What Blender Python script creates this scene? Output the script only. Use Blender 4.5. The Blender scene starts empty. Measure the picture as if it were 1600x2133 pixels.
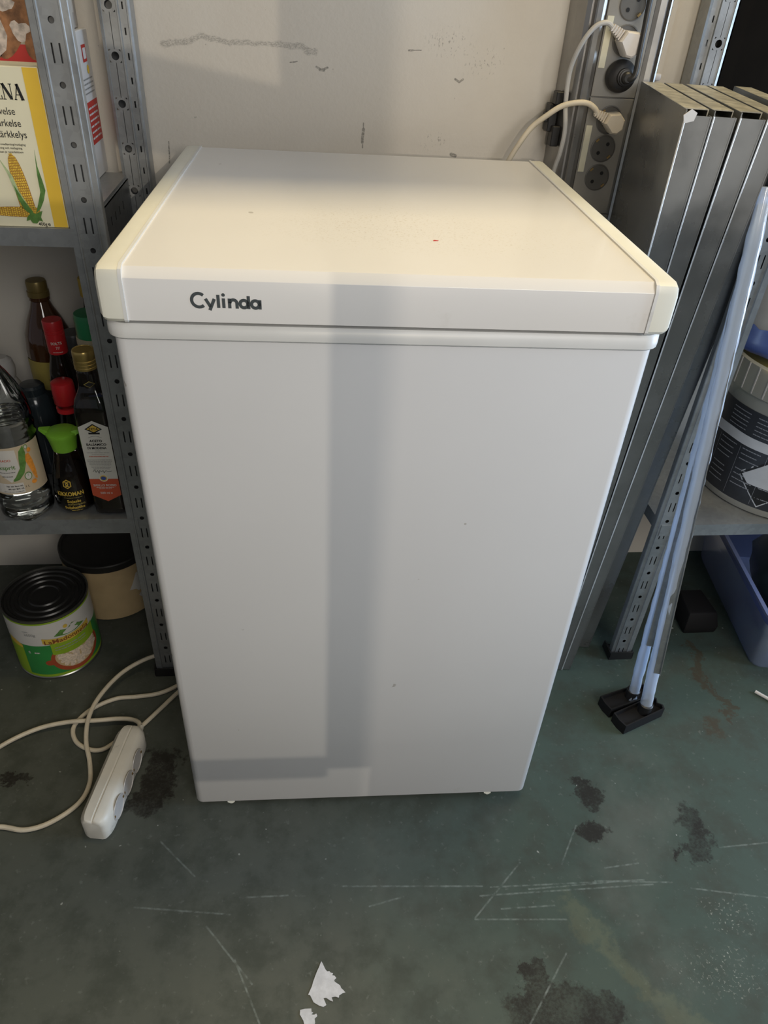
import bpy, bmesh, math, random
from mathutils import Vector, Matrix
random.seed(7)
PI = math.pi
S = bpy.context.scene
COL = S.collection

# ------------------------------------------------------------------ camera
cam_d = bpy.data.cameras.new('camera')
cam = bpy.data.objects.new('camera', cam_d); COL.objects.link(cam)
Rm = ((0.9941532, 0.0138501, -0.1070872), (-0.0940475, 0.5983261, -0.7957141), (0.0530524, 0.8011330, 0.5961303))
cam.matrix_world = Matrix.LocRotScale(Vector((-0.090584, -0.698867, 1.143994)), Matrix(Rm).to_quaternion(), None)
cam_d.sensor_fit = 'VERTICAL'; cam_d.sensor_height = 24.0
cam_d.lens = 1515.54 / 2133.0 * 24.0
cam_d.clip_start = 0.02; cam_d.clip_end = 60
S.camera = cam

# ------------------------------------------------------------------ world, lamps, exposure
S.view_settings.view_transform = 'Standard'; S.view_settings.look = 'None'
S.view_settings.gamma = 1.0; S.view_settings.use_curve_mapping = False
S.view_settings.exposure = -0.12
W = bpy.data.worlds.new('garage_air'); S.world = W; W.use_nodes = True
W.node_tree.nodes['Background'].inputs[0].default_value = (0.86, 0.90, 1.0, 1)
W.node_tree.nodes['Background'].inputs[1].default_value = 0.19

def lamp(name, kind, loc, target, power, color, **kw):
    d = bpy.data.lights.new(name, kind); d.energy = power; d.color = color
    for k, v in kw.items(): setattr(d, k, v)
    o = bpy.data.objects.new(name, d); COL.objects.link(o); o.location = loc
    o.rotation_euler = (Vector(target) - Vector(loc)).to_track_quat('-Z', 'Y').to_euler()
    return o
# warm tube lamp under the ceiling, just in front of the freezer
lamp('ceiling_lamp', 'AREA', (0.25, 0.30, 2.35), (0.25, 0.30, 0), 21.0, (1.0, 0.80, 0.44), shape='RECTANGLE', size=1.2, size_y=0.26)
# two added spots behind the camera; the screens cut them into the shadow band
LA = Vector((0.30, -4.0, 1.5)); LB = Vector((-0.37, -4.0, 1.6))
lamp('added_spot', 'SPOT', LA, (-0.2, 0.2, 0.6), 118.0, (1.0, 0.89, 0.72), spot_size=math.radians(50), spot_blend=0.4, shadow_soft_size=0.002)
lamp('added_spot', 'SPOT', LB, (0.3, 0.2, 0.6), 108.0, (1.0, 0.88, 0.73), spot_size=math.radians(50), spot_blend=0.4, shadow_soft_size=0.006)
# daylight from the open door to the right
lamp('door_daylight', 'AREA', (2.9, -0.15, 0.95), (0.2, 0.0, 0.5), 95.0, (0.58, 0.76, 1.0), shape='RECTANGLE', size=1.4, size_y=1.5)
# broad soft light of the rest of the room
lamp('room_light', 'AREA', (0.75, -2.0, 1.75), (0, 0.2, 0.5), 29.0, (1.0, 0.97, 0.92), shape='RECTANGLE', size=1.2, size_y=1.0)

# ------------------------------------------------------------------ mesh helpers
class MB:
    def __init__(s): s.v = []; s.f = []; s.m = []
    def add(s, vs, fs, mi=0):
        n = len(s.v); s.v += [tuple(p) for p in vs]; s.f += [tuple(n + i for i in f) for f in fs]; s.m += [mi] * len(fs); return s
    def box(s, x0, x1, y0, y1, z0, z1, mi=0, M=None):
        p = [(x, y, z) for z in (z0, z1) for y in (y0, y1) for x in (x0, x1)]
        if M is not None: p = [M @ Vector(q) for q in p]
        return s.add(p, [(0, 2, 3, 1), (4, 5, 7, 6), (0, 1, 5, 4), (2, 6, 7, 3), (0, 4, 6, 2), (1, 3, 7, 5)], mi)
    def prism(s, poly, h0, h1, f=lambda u, v, h: (u, v, h), mi=0, cap=True):
        n = len(poly)
        vs = [f(u, v, h0) for u, v in poly] + [f(u, v, h1) for u, v in poly]
        fs = [(i, (i + 1) % n, n + (i + 1) % n, n + i) for i in range(n)]
        if cap: fs += [tuple(range(n - 1, -1, -1)), tuple(range(n, 2 * n))]
        return s.add(vs, fs, mi)
    def loft(s, rings, mi=0, cap0=True, cap1=True):
        n = len(rings[0]); vs = [p for r in rings for p in r]; fs = []
        for k in range(len(rings) - 1):
            for i in range(n):
                j = (i + 1) % n
                fs.append((k * n + i, k * n + j, (k + 1) * n + j, (k + 1) * n + i))
        if cap0: fs.append(tuple(range(n - 1, -1, -1)))
        if cap1: fs.append(tuple((len(rings) - 1) * n + i for i in range(n)))
        return s.add(vs, fs, mi)
    def lathe(s, prof, c=(0, 0), n=40, mi=0, ex=2.0, cap0=True, cap1=True, zo=0.0):
        R = []
        for r, z in prof:
            ring = []
            for i in range(n):
                a = 2 * PI * i / n; ca, sa = math.cos(a), math.sin(a)
                k = 1.0 if ex == 2.0 else (abs(ca) ** ex + abs(sa) ** ex) ** (-1 / ex)
                ring.append((c[0] + r * k * ca, c[1] + r * k * sa, z + zo))
            R.append(ring)
        return s.loft(R, mi, cap0, cap1)
    def tube(s, pts, r, n=10, mi=0, rf=None):
        P = [Vector(p) for p in pts]; R = []; up = None
        for i, p in enumerate(P):
            t = (P[min(i + 1, len(P) - 1)] - P[max(i - 1, 0)]).normalized()
            if up is None:
                up = t.orthogonal().normalized()
            up = (up - t * up.dot(t)).normalized(); w = t.cross(up)
            rr = r if rf is None else rf(i / (len(P) - 1))
            R.append([p + (up * math.cos(2 * PI * k / n) + w * math.sin(2 * PI * k / n)) * rr for k in range(n)])
        return s.loft(R, mi)
    def poly(s, pts, mi=0): return s.add(pts, [tuple(range(len(pts)))], mi)
    def build(s, name, mats, parent=None, smooth=True, ang=35, bevel=0, seg=2, local=False, wn=False):
        me = bpy.data.meshes.new(name)
        off = Vector((0, 0, 0))
        if parent is not None and not local: off = origin_of(parent)
        me.from_pydata([Vector(p) - off for p in s.v], [], s.f)
        mats = mats if isinstance(mats, (list, tuple)) else [mats]
        for m in mats: me.materials.append(m)
        for p, i in zip(me.polygons, s.m): p.material_index = i
        bm = bmesh.new(); bm.from_mesh(me)
        if bevel:
            bmesh.ops.remove_doubles(bm, verts=bm.verts, dist=1e-6)
            es = [e for e in bm.edges if len(e.link_faces) == 2 and e.calc_face_angle(0) > 0.6]
            bmesh.ops.bevel(bm, geom=es, offset=bevel, segments=seg, affect='EDGES', profile=0.5, clamp_overlap=True)
        bmesh.ops.recalc_face_normals(bm, faces=bm.faces)
        bm.to_mesh(me); bm.free()
        if smooth:
            me.shade_smooth(); me.set_sharp_from_angle(angle=math.radians(ang))
        o = bpy.data.objects.new(name, me); COL.objects.link(o)
        if parent is not None: o.parent = parent
        return o

ORI = {}
def origin_of(o):
    v = Vector((0, 0, 0))
    while o is not None: v += Vector(o.location); o = o.parent
    return v
def thing(name, label, cat, loc=(0, 0, 0), rz=0.0, group=None):
    o = bpy.data.objects.new(name, None); COL.objects.link(o); o.location = loc; o.rotation_euler = (0, 0, rz)
    o.empty_display_size = 0.05
    return tag(o, label, cat, group)
def tag(o, label, cat, group=None):
    o['label'] = label; o['category'] = cat
    if group: o['group'] = group
    return o
def arc(cx, cy, r, a0, a1, n):
    return [(cx + r * math.cos(math.radians(a0 + (a1 - a0) * i / n)), cy + r * math.sin(math.radians(a0 + (a1 - a0) * i / n))) for i in range(n + 1)]
def spline(pts, k=8):
    P = [Vector(p) for p in pts]; out = []
    for i in range(len(P) - 1):
        a, b, c, d = P[max(i - 1, 0)], P[i], P[i + 1], P[min(i + 2, len(P) - 1)]
        for j in range(k):
            t = j / k
            out.append(0.5 * ((2 * b) + (c - a) * t + (2 * a - 5 * b + 4 * c - d) * t * t + (3 * b - a - 3 * c + d) * t ** 3))
    return out + [P[-1]]

# ------------------------------------------------------------------ flat print helpers
def flat(o, ux=(1, 0, 0), uz=(0, 0, 1)):
    o, ux, uz = Vector(o), Vector(ux), Vector(uz)
    return lambda u, v: o + ux * u + uz * v
def cyl(cx, cy, r, z0, a0=-90.0):
    a0 = math.radians(a0)
    return curved(lambda u, v: Vector((cx + r * math.cos(a0 + u / r), cy + r * math.sin(a0 + u / r), z0 + v)))
TC = {}
def text_mesh(s, bold=0.0):
    k = (s, bold)
    if k not in TC:
        cu = bpy.data.curves.new('t', 'FONT'); cu.body = s; cu.size = 1.0; cu.offset = bold; cu.resolution_u = 3
        o = bpy.data.objects.new('t', cu); me = o.to_mesh()
        TC[k] = ([tuple(v.co) for v in me.vertices], [tuple(p.vertices) for p in me.polygons])
        o.to_mesh_clear(); bpy.data.objects.remove(o); bpy.data.curves.remove(cu)
    return TC[k]
def text(mb, s, f, u, v, h, align='L', bold=0.0, sx=1.0, mi=0, shear=0.0, w=None):
    vs, fs = text_mesh(s, bold)
    xs = [p[0] for p in vs]; x0, x1 = min(xs), max(xs)
    k = h / 0.73
    if w is not None: sx = w / ((x1 - x0) * k)
    off = {'L': x0, 'R': x1, 'C': (x0 + x1) / 2}[align]
    mb.add([f(u + (p[0] - off) * k * sx + shear * p[1] * k, v + p[1] * k) for p in vs], fs, mi)
    return mb
def rect(mb, f, u0, u1, v0, v1, mi=0, n=1):
    for i in range(n):
        a, b = u0 + (u1 - u0) * i / n, u0 + (u1 - u0) * (i + 1) / n
        mb.poly([f(a, v0), f(b, v0), f(b, v1), f(a, v1)], mi)
    return mb
def gon(mb, f, pts, mi=0):
    us = [p[0] for p in pts]
    if getattr(f, 'curved', False) and max(us) - min(us) > .006:
        N = max(3, int((max(us) - min(us)) / .003)); n = len(pts)
        cut = sorted(set([min(us) + (max(us) - min(us)) * i / N for i in range(N + 1)] + us)); prev = None
        for u in cut:
            uu = min(max(u + 1.3e-7, min(us) + 1e-6), max(us) - 1e-6); hit = []
            for i in range(n):
                (a, c), (d, e) = pts[i], pts[(i + 1) % n]
                if (a - uu) * (d - uu) < 0: hit.append(c + (e - c) * (uu - a) / (d - a))
            cur = (u, min(hit), max(hit)) if hit else (u, pts[us.index(u)][1], pts[us.index(u)][1])
            if prev: mb.poly([f(prev[0], prev[1]), f(cur[0], cur[1]), f(cur[0], cur[2]), f(prev[0], prev[2])], mi)
            prev = cur
        return mb
    return mb.poly([f(u, v) for u, v in pts], mi)
def curved(f): f.curved = True; return f
def oval(mb, f, cu, cv, ru, rv, mi=0, n=20, rot=0.0, wob=0.0):
    c, s = math.cos(rot), math.sin(rot); pts = []
    for i in range(n):
        a = 2 * PI * i / n; k = 1 + wob * math.sin(3 * a + cu * 900) * 0.5 + wob * random.uniform(-.5, .5)
        x, y = ru * math.cos(a) * k, rv * math.sin(a) * k
        pts.append((cu + x * c - y * s, cv + x * s + y * c))
    return gon(mb, f, pts, mi)
def fine_lines(mb, f, u0, u1, v, h, mi=0, words=5, align='C'):
    """illegible small print: a broken row of thin bars"""
    u = u0
    while u < u1 - 1e-5:
        w = min((u1 - u0) / words * random.uniform(.5, 1.2), u1 - u)
        rect(mb, f, u, u + w * 0.86, v, v + h, mi); u += w
    return mb
def stroke(mb, f, pts, w, mi=0):
    """a ribbon of width w along a 2D path"""
    P = [Vector((p[0], p[1])) for p in pts]; L = []; Rr = []
    for i, p in enumerate(P):
        a = (P[i] - P[i - 1]).normalized() if i else (P[1] - P[0]).normalized()
        b = (P[i + 1] - P[i]).normalized() if i < len(P) - 1 else a
        t = (a + b).normalized(); n = Vector((-t.y, t.x)); k = w / 2 / max(n.dot(Vector((-a.y, a.x))), .5)
        L.append(p + n * k); Rr.append(p - n * k)
    for i in range(len(P) - 1):
        mb.poly([f(*Rr[i]), f(*Rr[i + 1]), f(*L[i + 1]), f(*L[i])], mi)
    return mb

# ------------------------------------------------------------------ material helpers
class NT:
    def __init__(s, t): s.t = t; s.N = t.nodes; s.L = t.links
    def put(s, sock, v):
        if hasattr(v, 'is_output'): s.L.new(v, sock)
        elif v is not None: sock.default_value = v
    def math(s, op, a, b=None, c=None, clamp=False):
        n = s.N.new('ShaderNodeMath'); n.operation = op; n.use_clamp = clamp
        for i, v in enumerate((a, b, c)): s.put(n.inputs[i], v)
        return n.outputs[0]
    def vec(s, op, a, b=None, scale=None):
        n = s.N.new('ShaderNodeVectorMath'); n.operation = op
        s.put(n.inputs[0], a); s.put(n.inputs[1], b)
        if scale is not None: s.put(n.inputs['Scale'], scale)
        return n.outputs['Value'] if op in ('LENGTH', 'DOT_PRODUCT', 'DISTANCE') else n.outputs[0]
    def noise(s, v, scale, det=4, rough=.55, dist=0.0):
        n = s.N.new('ShaderNodeTexNoise'); s.put(n.inputs['Vector'], v); n.inputs['Scale'].default_value = scale
        n.inputs['Detail'].default_value = det; n.inputs['Roughness'].default_value = rough; n.inputs['Distortion'].default_value = dist
        return n.outputs[0], n.outputs[1]
    def ramp(s, v, a, b, lo=0.0, hi=1.0):
        n = s.N.new('ShaderNodeMapRange'); n.interpolation_type = 'SMOOTHSTEP'
        s.put(n.inputs[0], v)
        for i, x in enumerate((a, b, lo, hi)): n.inputs[i + 1].default_value = x
        return n.outputs[0]
    def mix(s, f, a, b):
        n = s.N.new('ShaderNodeMix'); n.data_type = 'RGBA'
        s.put(n.inputs[0], f); s.put(n.inputs[6], col4(a) if isinstance(a, tuple) else a); s.put(n.inputs[7], col4(b) if isinstance(b, tuple) else b)
        return n.outputs[2]
    def obj(s): return s.N.new('ShaderNodeTexCoord').outputs['Object']
    def pos(s): return s.N.new('ShaderNodeNewGeometry').outputs['Position']
    def scale(s, v, k):
        return s.vec('MULTIPLY', v, k)
    def bump(s, h, strength, dist=.002):
        n = s.N.new('ShaderNodeBump'); n.inputs['Strength'].default_value = strength; n.inputs['Distance'].default_value = dist
        s.put(n.inputs['Height'], h); return n.outputs[0]
    def seg(s, p, a, b, r, soft=None):
        """mask of a thin line from a to b"""
        A = Vector(a); B = Vector(b); d = B - A
        pa = s.vec('SUBTRACT', p, tuple(A))
        h = s.math('MULTIPLY', s.vec('DOT_PRODUCT', pa, tuple(d)), 1 / max(d.length_squared, 1e-9), clamp=True)
        q = s.vec('SUBTRACT', pa, s.vec('SCALE', tuple(d), scale=h))
        return s.ramp(s.vec('LENGTH', q), r, (soft if soft is not None else r * 0.35), 0.0, 1.0) if soft is None else s.ramp(s.vec('LENGTH', q), r + soft, r, 0.0, 1.0)
    def blob(s, p, c, rad, inner=.6):
        q = s.vec('DIVIDE', s.vec('SUBTRACT', p, tuple(c)), tuple(rad))
        return s.ramp(s.vec('LENGTH', q), 1.0, inner, 0.0, 1.0)
    def mx(s, L):
        o = L[0]
        for x in L[1:]: o = s.math('MAXIMUM', o, x)
        return o
def col4(c): return (c[0], c[1], c[2], 1.0) if len(c) == 3 else c
def base_mat(name):
    m = bpy.data.materials.new(name); m.use_nodes = True
    return m, m.node_tree.nodes['Principled BSDF'], NT(m.node_tree)
def mat(name, color, rough=.5, metal=0.0, var=0.06, vscale=25, bump=0.0, bscale=200, spec=None, coat=0.0, dirt=None, emit=None):
    m, b, t = base_mat(name)
    p = t.obj(); n, _ = t.noise(p, vscale)
    c = t.mix(t.ramp(n, .3, .7), tuple(x * (1 - var) for x in color), tuple(min(1, x * (1 + var)) for x in color))
    if dirt:
        d, _ = t.noise(p, dirt[1], 6, .65)
        c = t.mix(t.ramp(d, dirt[2], dirt[2] + .14, 0, dirt[3]), c, dirt[0])
    t.put(b.inputs['Base Color'], c)
    b.inputs['Roughness'].default_value = rough; b.inputs['Metallic'].default_value = metal
    if spec is not None: b.inputs['Specular IOR Level'].default_value = spec
    if coat: b.inputs['Coat Weight'].default_value = coat; b.inputs['Coat Roughness'].default_value = .06
    if bump:
        h, _ = t.noise(p, bscale, 3); t.put(b.inputs['Normal'], t.bump(h, bump, .001))
    return m
def galv(name, color, rough=.36, metal=.85, sp=.35):
    m, b, t = base_mat(name); p = t.obj()
    v = t.N.new('ShaderNodeTexVoronoi'); t.put(v.inputs['Vector'], p); v.inputs['Scale'].default_value = 130
    n, _ = t.noise(p, 9, 5)
    k = t.math('ADD', t.math('MULTIPLY', v.outputs['Color'], sp), t.math('MULTIPLY', n, 1 - sp))
    t.put(b.inputs['Base Color'], t.mix(t.ramp(k, .25, .75), tuple(x * .85 for x in color), tuple(min(1, x * 1.12) for x in color)))
    t.put(b.inputs['Roughness'], t.ramp(n, .3, .7, rough - .06, rough + .08))
    b.inputs['Metallic'].default_value = metal
    return m
def clear(name, color=(1, 1, 1), gloss_rough=.03, strength=1.0, tint=.0):
    """thin clear sheet: light goes through, the surface mirrors by Fresnel"""
    m, b, t = base_mat(name); t.N.remove(b)
    tr = t.N.new('ShaderNodeBsdfTransparent'); tr.inputs[0].default_value = col4(color)
    gl = t.N.new('ShaderNodeBsdfGlossy'); gl.inputs['Roughness'].default_value = gloss_rough; gl.inputs[0].default_value = (1, 1, 1, 1)
    fr = t.N.new('ShaderNodeFresnel'); fr.inputs['IOR'].default_value = 1.5
    mx = t.N.new('ShaderNodeMixShader'); t.put(mx.inputs[0], t.math('MULTIPLY', fr.outputs[0], strength, clamp=True))
    t.L.new(tr.outputs[0], mx.inputs[1]); t.L.new(gl.outputs[0], mx.inputs[2])
    out = mx.outputs[0]
    if tint:
        df = t.N.new('ShaderNodeBsdfDiffuse'); df.inputs[0].default_value = col4(color)
        m2 = t.N.new('ShaderNodeMixShader'); m2.inputs[0].default_value = tint
        t.L.new(out, m2.inputs[1]); t.L.new(df.outputs[0], m2.inputs[2]); out = m2.outputs[0]
    t.L.new(out, t.N['Material Output'].inputs[0])
    return m

def wall_material():
    m, b, t = base_mat('painted_wall'); p = t.pos()
    flatp = t.vec('MULTIPLY', p, (1, 0, 1))
    wob, wc = t.noise(p, 45, 3)
    q = t.vec('ADD', flatp, t.vec('SCALE', t.vec('SUBTRACT', wc, (.5, .5, .5)), scale=.012))
    q = t.vec('MULTIPLY', q, (1, 0, 1))
    n, _ = t.noise(p, 3.5, 4); n2, _ = t.noise(p, 260, 4, .7)
    c = t.mix(t.ramp(n, .35, .65), (.565, .515, .445), (.605, .56, .49))
    grain = t.ramp(n2, .40, .62)
    smear = [((-.297, 1.036), (-.2567, 1.042)), ((-.2567, 1.042), (-.238, 1.0506)), ((-.238, 1.0506), (-.1955, 1.0433)), ((-.1955, 1.0433), (-.13, 1.045)), ((-.13, 1.045), (-.0856, 1.042)), ((-.0856, 1.042), (-.067, 1.0355)), ((-.080, 1.036), (-.067, 1.0375))]
    fine, _ = t.noise(t.vec('MULTIPLY', p, (1, 1, 2.2)), 420, 3, .7)
    sm = t.math('MULTIPLY', t.mx([t.seg(q, (a[0], 0, a[1]), (b_[0], 0, b_[1]), .0022, .0030) for a, b_ in smear]), t.ramp(fine, .60, .42, .15, 1))
    spk, _ = t.noise(t.vec('MULTIPLY', p, (1.4, 1, .8)), 210, 3, .6)
    grp = t.mx([t.blob(flatp, (.145, 0, 1.058), (.050, 1, .030), .2), t.blob(flatp, (.135, 0, .918), (.035, 1, .020), .2), t.blob(flatp, (.20, 0, 1.035), (.05, 1, .03), .1)])
    sm = t.math('MAXIMUM', sm, t.math('MULTIPLY', grp, t.ramp(spk, .59, .65)))
    dark = [((.013, .9400), (.0128, .903), .0010), ((.0132, .931), (.0124, .912), .0024), ((-.3046, .901), (-.3077, .8685), .0010), ((-.0634, 1.0163), (-.055, 1.0125), .0016), ((-.055, 1.0125), (-.0467, 1.017), .0016), ((-.058, 1.0125), (-.052, 1.0125), .0020),
            ((.1592, 1.0095), (.166, 1.006), .0016), ((.166, 1.006), (.1725, 1.0101), .0016), ((.165, .8985), (.172, .8956), .0030), ((.0813, 1.0454), (.0875, 1.0458), .0014), ((.0875, 1.0458), (.101, 1.0463), .0006), ((-.105, 1.021), (-.094, 1.0225), .0008)]
    qd = t.vec('ADD', flatp, t.vec('MULTIPLY', t.vec('SCALE', t.vec('SUBTRACT', wc, (.5, .5, .5)), scale=.004), (1, 0, 1)))
    dk = t.math('MULTIPLY', t.mx([t.seg(qd, (a[0], 0, a[1]), (b_[0], 0, b_[1]), r * .7, r * .6) for a, b_, r in dark]), t.ramp(fine, .66, .44, .3, 1))
    c = t.mix(t.math('MULTIPLY', sm, .62), c, (.20, .185, .16))
    c = t.mix(t.math('MULTIPLY', dk, .85), c, (.13, .12, .10))
    sp, _ = t.noise(p, 120, 2)
    c = t.mix(t.ramp(sp, .76, .80, 0, .5), c, (.25, .22, .19))
    t.put(b.inputs['Base Color'], c); b.inputs['Roughness'].default_value = .55
    h, _ = t.noise(p, 150, 3); t.put(b.inputs['Normal'], t.bump(h, .25, .0015))
    return m

def floor_material():
    m, b, t = base_mat('painted_concrete'); p = t.pos(); p = t.vec('MULTIPLY', p, (1, 1, 0))
    n1, _ = t.noise(p, 3.2, 6, .6); n2, c2 = t.noise(p, 14, 6, .65); n3, _ = t.noise(p, 90, 4, .6)
    x = t.N.new('ShaderNodeSeparateXYZ'); t.L.new(p, x.inputs[0])
    green = t.ramp(t.math('ADD', x.outputs[0], t.math('MULTIPLY', t.math('SUBTRACT', n1, .5), .9)), -.15, .35)
    c = t.mix(green, (.091, .096, .082), (.060, .083, .070))
    c = t.mix(t.ramp(n2, .42, .66, 0, .75), c, (.055, .060, .048))
    c = t.mix(t.ramp(n1, .52, .72, 0, .55), c, (.125, .131, .114))
    c = t.mix(t.ramp(n3, .60, .74, 0, .35), c, (.20, .21, .19))
    wv = t.vec('SCALE', t.vec('SUBTRACT', c2, (.5, .5, .5)), scale=.11)
    _, c3 = t.noise(p, 60, 5, .7)
    wv = t.vec('ADD', wv, t.vec('SCALE', t.vec('SUBTRACT', c3, (.5, .5, .5)), scale=.05))
    q = t.vec('MULTIPLY', t.vec('ADD', p, wv), (1, 1, 0))
    st = [((.556, -.085, 0), (.034, .042, 1)), ((.54, -.13, 0), (.026, .032, 1)), ((.383, -.088, 0), (.034, .022, 1)), ((.235, -.335, 0), (.085, .04, 1)), ((.225, -.29, 0), (.025, .032, 1)), ((.30, -.345, 0), (.05, .03, 1)),
          ((.40, -.005, 0), (.028, .03, 1)), ((-.35, .07, 0), (.036, .075, 1)), ((-.375, .015, 0), (.035, .03, 1)), ((-.595, .075, 0), (.03, .014, 1))]
    n4, _ = t.noise(p, 210, 4, .7); grit = t.ramp(t.math('ADD', t.math('MULTIPLY', n4, .4), t.math('MULTIPLY', n2, .6)), .36, .56, .40, 1)
    k = t.math('MULTIPLY', t.mx([t.blob(q, a, r, .72) for a, r in st]), grit)
    c = t.mix(t.math('MULTIPLY', k, .94), c, (.020, .017, .014))
    rust = t.mx([t.seg(q, (.735, .33, 0), (.722, .22, 0), .005, .008), t.seg(q, (.722, .22, 0), (.742, .135, 0), .005, .006), t.seg(q, (.738, .24, 0), (.745, .14, 0), .001, .004), t.blob(q, (.70, .11, 0), (.022, .035, 1), .3)])
    c = t.mix(t.math('MULTIPLY', rust, .62), c, (.060, .036, .018))
    pale = t.mx([t.blob(q, (.50, -.30, 0), (.10, .05, 1), .1), t.blob(q, (.55, -.23, 0), (.06, .03, 1), .1)])
    c = t.mix(t.math('MULTIPLY', t.math('MULTIPLY', pale, t.ramp(n4, .585, .63)), .75), c, (.34, .34, .30))
    yl = t.seg(q, (.30, -.19, 0), (.43, -.37, 0), .003, .022)
    c = t.mix(t.math('MULTIPLY', yl, .30), c, (.17, .17, .10))
    SC = [(0.19, -.158, .44, -.1635), (.25, -.1655, .40, -.163), (-.33, -.05, -.27, -.11), (-.20, -.235, -.16, -.32), (0.246, -0.1227, 0.1567, -0.202), (-0.0406, -0.1408, 0.1773, -0.1557), (0.1706, -0.1701, 0.4514, -0.1714), (0.1563, -0.2041, 0.2961, -0.214), (0.282, -0.2604, 0.2055, -0.3447), (0.2, -0.1917, 0.2834, -0.1925), (-0.3538, -0.1508, -0.2109, -0.1712), (-0.2447, -0.1859, -0.1742, -0.2674), (0.5902, -0.1195, 0.6772, -0.1168), (0.3826, -0.1405, 0.441, -0.1365), (-0.002, -0.174, 0.051, -0.1633), (0.3599, -0.1599, 0.4839, -0.1706), (0.3577, -0.0663, 0.3137, -0.1296), (0.5113, -0.1816, 0.629, -0.2047), (-0.1982, -0.1475, -0.1256, -0.1489)]
    sc = t.mx([t.seg(p, (a, b_, 0), (c_, d, 0), .0004, .0016) for a, b_, c_, d in SC])
    c = t.mix(t.math('MULTIPLY', t.math('MULTIPLY', sc, t.ramp(n3, .30, .7)), .32), c, (.40, .44, .42))
    sp, _ = t.noise(p, 70, 1); c = t.mix(t.ramp(sp, .775, .80, 0, .6), c, (.45, .45, .42))
    c = t.mix(1.0, c, (.84, .86, .84)); c.node.blend_type = 'MULTIPLY'
    t.put(b.inputs['Base Color'], c)
    t.put(b.inputs['Roughness'], t.ramp(n2, .3, .7, .50, .72)); b.inputs['Specular IOR Level'].default_value = .22
    t.put(b.inputs['Normal'], t.bump(n3, .12, .001))
    return m

def enamel(name, color, marks=()):
    """white enamelled steel with a few rubbed grey specks"""
    m, b, t = base_mat(name); p = t.obj()
    n, _ = t.noise(p, 2.5, 3); sp, _ = t.noise(p, 42, 2, .5); gr, _ = t.noise(p, 10, 6, .7)
    c = t.mix(t.ramp(n, .35, .65), tuple(x * .975 for x in color), color)
    c = t.mix(t.ramp(gr, .66, .78, 0, .22), c, (.42, .38, .30))
    c = t.mix(t.ramp(sp, .765, .785, 0, .55), c, (.25, .22, .18))
    for a, r, cc, k, thr in marks:
        g, _ = t.noise(p, 330, 4, .75)
        c = t.mix(t.math('MULTIPLY', t.math('MULTIPLY', t.blob(p, a, r, .1), t.ramp(g, thr, thr + .08)), k), c, cc)
    t.put(b.inputs['Base Color'], c); b.inputs['Roughness'].default_value = .30
    b.inputs['Coat Weight'].default_value = .25; b.inputs['Coat Roughness'].default_value = .08
    h, _ = t.noise(p, 300, 2); t.put(b.inputs['Normal'], t.bump(h, .03, .0005))
    return m

M = {}
M['wall'] = wall_material(); M['floor'] = floor_material()
M['enamel'] = enamel('white_enamel', (.70, .695, .70))
M['lid'] = enamel('lid_enamel', (.74, .72, .70), [((.0, .16, .90), (.20, .14, .05), (.40, .33, .22), .5, .56), ((.15, .12, .90), (.14, .12, .05), (.5, .42, .3), .4, .58)])
M['cap'] = mat('aged_plastic', (.73, .715, .63), .34, 0, .03, 12, dirt=((.42, .38, .28), 14, .66, .35))
M['trim'] = mat('trim_plastic', (.66, .655, .64), .38, 0, .03, 14, dirt=((.36, .33, .27), 20, .62, .4))
M['gasket'] = mat('gasket_rubber', (.36, .35, .33), .6)
M['ink'] = mat('slate_print', (.055, .065, .070), .5)
M['galv'] = galv('galvanised_steel', (.36, .37, .375), .40, .72, .22); M['galv_dark'] = galv('galvanised_dark', (.22, .225, .23), .42)
M['panel'] = galv('sheet_steel', (.25, .255, .255), .30, .72, .06); M['bend_glint'] = galv('bent_edge_glint', (.85, .86, .86), .3, .7, .06)  # bend is near-white: the highlight along the edge is put into its colour
M['black'] = mat('black_plastic', (.014, .013, .013), .45); M['rubber'] = mat('black_rubber', (.008, .007, .007), .7, spec=.25)
M['alu'] = galv('brushed_aluminium', (.36, .35, .335), .33, .8, .05); M['socket_plate'] = mat('socket_plate', (.215, .205, .185), .5)
M['socket'] = mat('socket_grey', (.085, .080, .072), .5); M['hole'] = mat('hole_black', (.004, .004, .004), .8)
M['ivory'] = mat('ivory_label', (.60, .57, .44), .5, 0, .05, 40)
M['cable'] = mat('cream_cable', (.62, .545, .42), .5, 0, .1, 30, dirt=((.16, .12, .08), 22, .60, .75))
M['cable_grey'] = mat('grey_cable', (.46, .445, .42), .5); M['cable_black'] = mat('black_cable', (.02, .019, .018), .45)
M['plug_white'] = mat('white_plug', (.60, .565, .54), .45); M['plug_cream'] = mat('cream_plug', (.63, .56, .46), .45, dirt=((.2, .16, .1), 90, .62, .6))
M['strip'] = mat('cream_strip', (.66, .62, .54), .42, 0, .05, 20, dirt=((.28, .24, .18), 26, .58, .5))
M['strip_face'] = mat('socket_insert', (.52, .49, .46), .3)
M['paper'] = mat('torn_paper', (.50, .50, .52), .8, 0, .1, 80, bump=.3)
M['brass'] = mat('brass', (.35, .24, .10), .4, .8)
M['dusty_lit'] = mat('dusty_lit_steel', (.40, .375, .30), .5, .35, .25, 60, dirt=((.16, .15, .12), 30, .5, .6))  # dust, with the yellow lamplight on the tops also put into its colour
def C(name, c, rough=.5, **k):
    M[name] = mat(name, c, rough, **k); return M[name]
C('cream_card', (.80, .74, .53), .55, var=.02); C('yellow_card', (.78, .50, .045), .55, var=.02); C('white_card', (.66, .64, .62), .6, var=.03)
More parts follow.
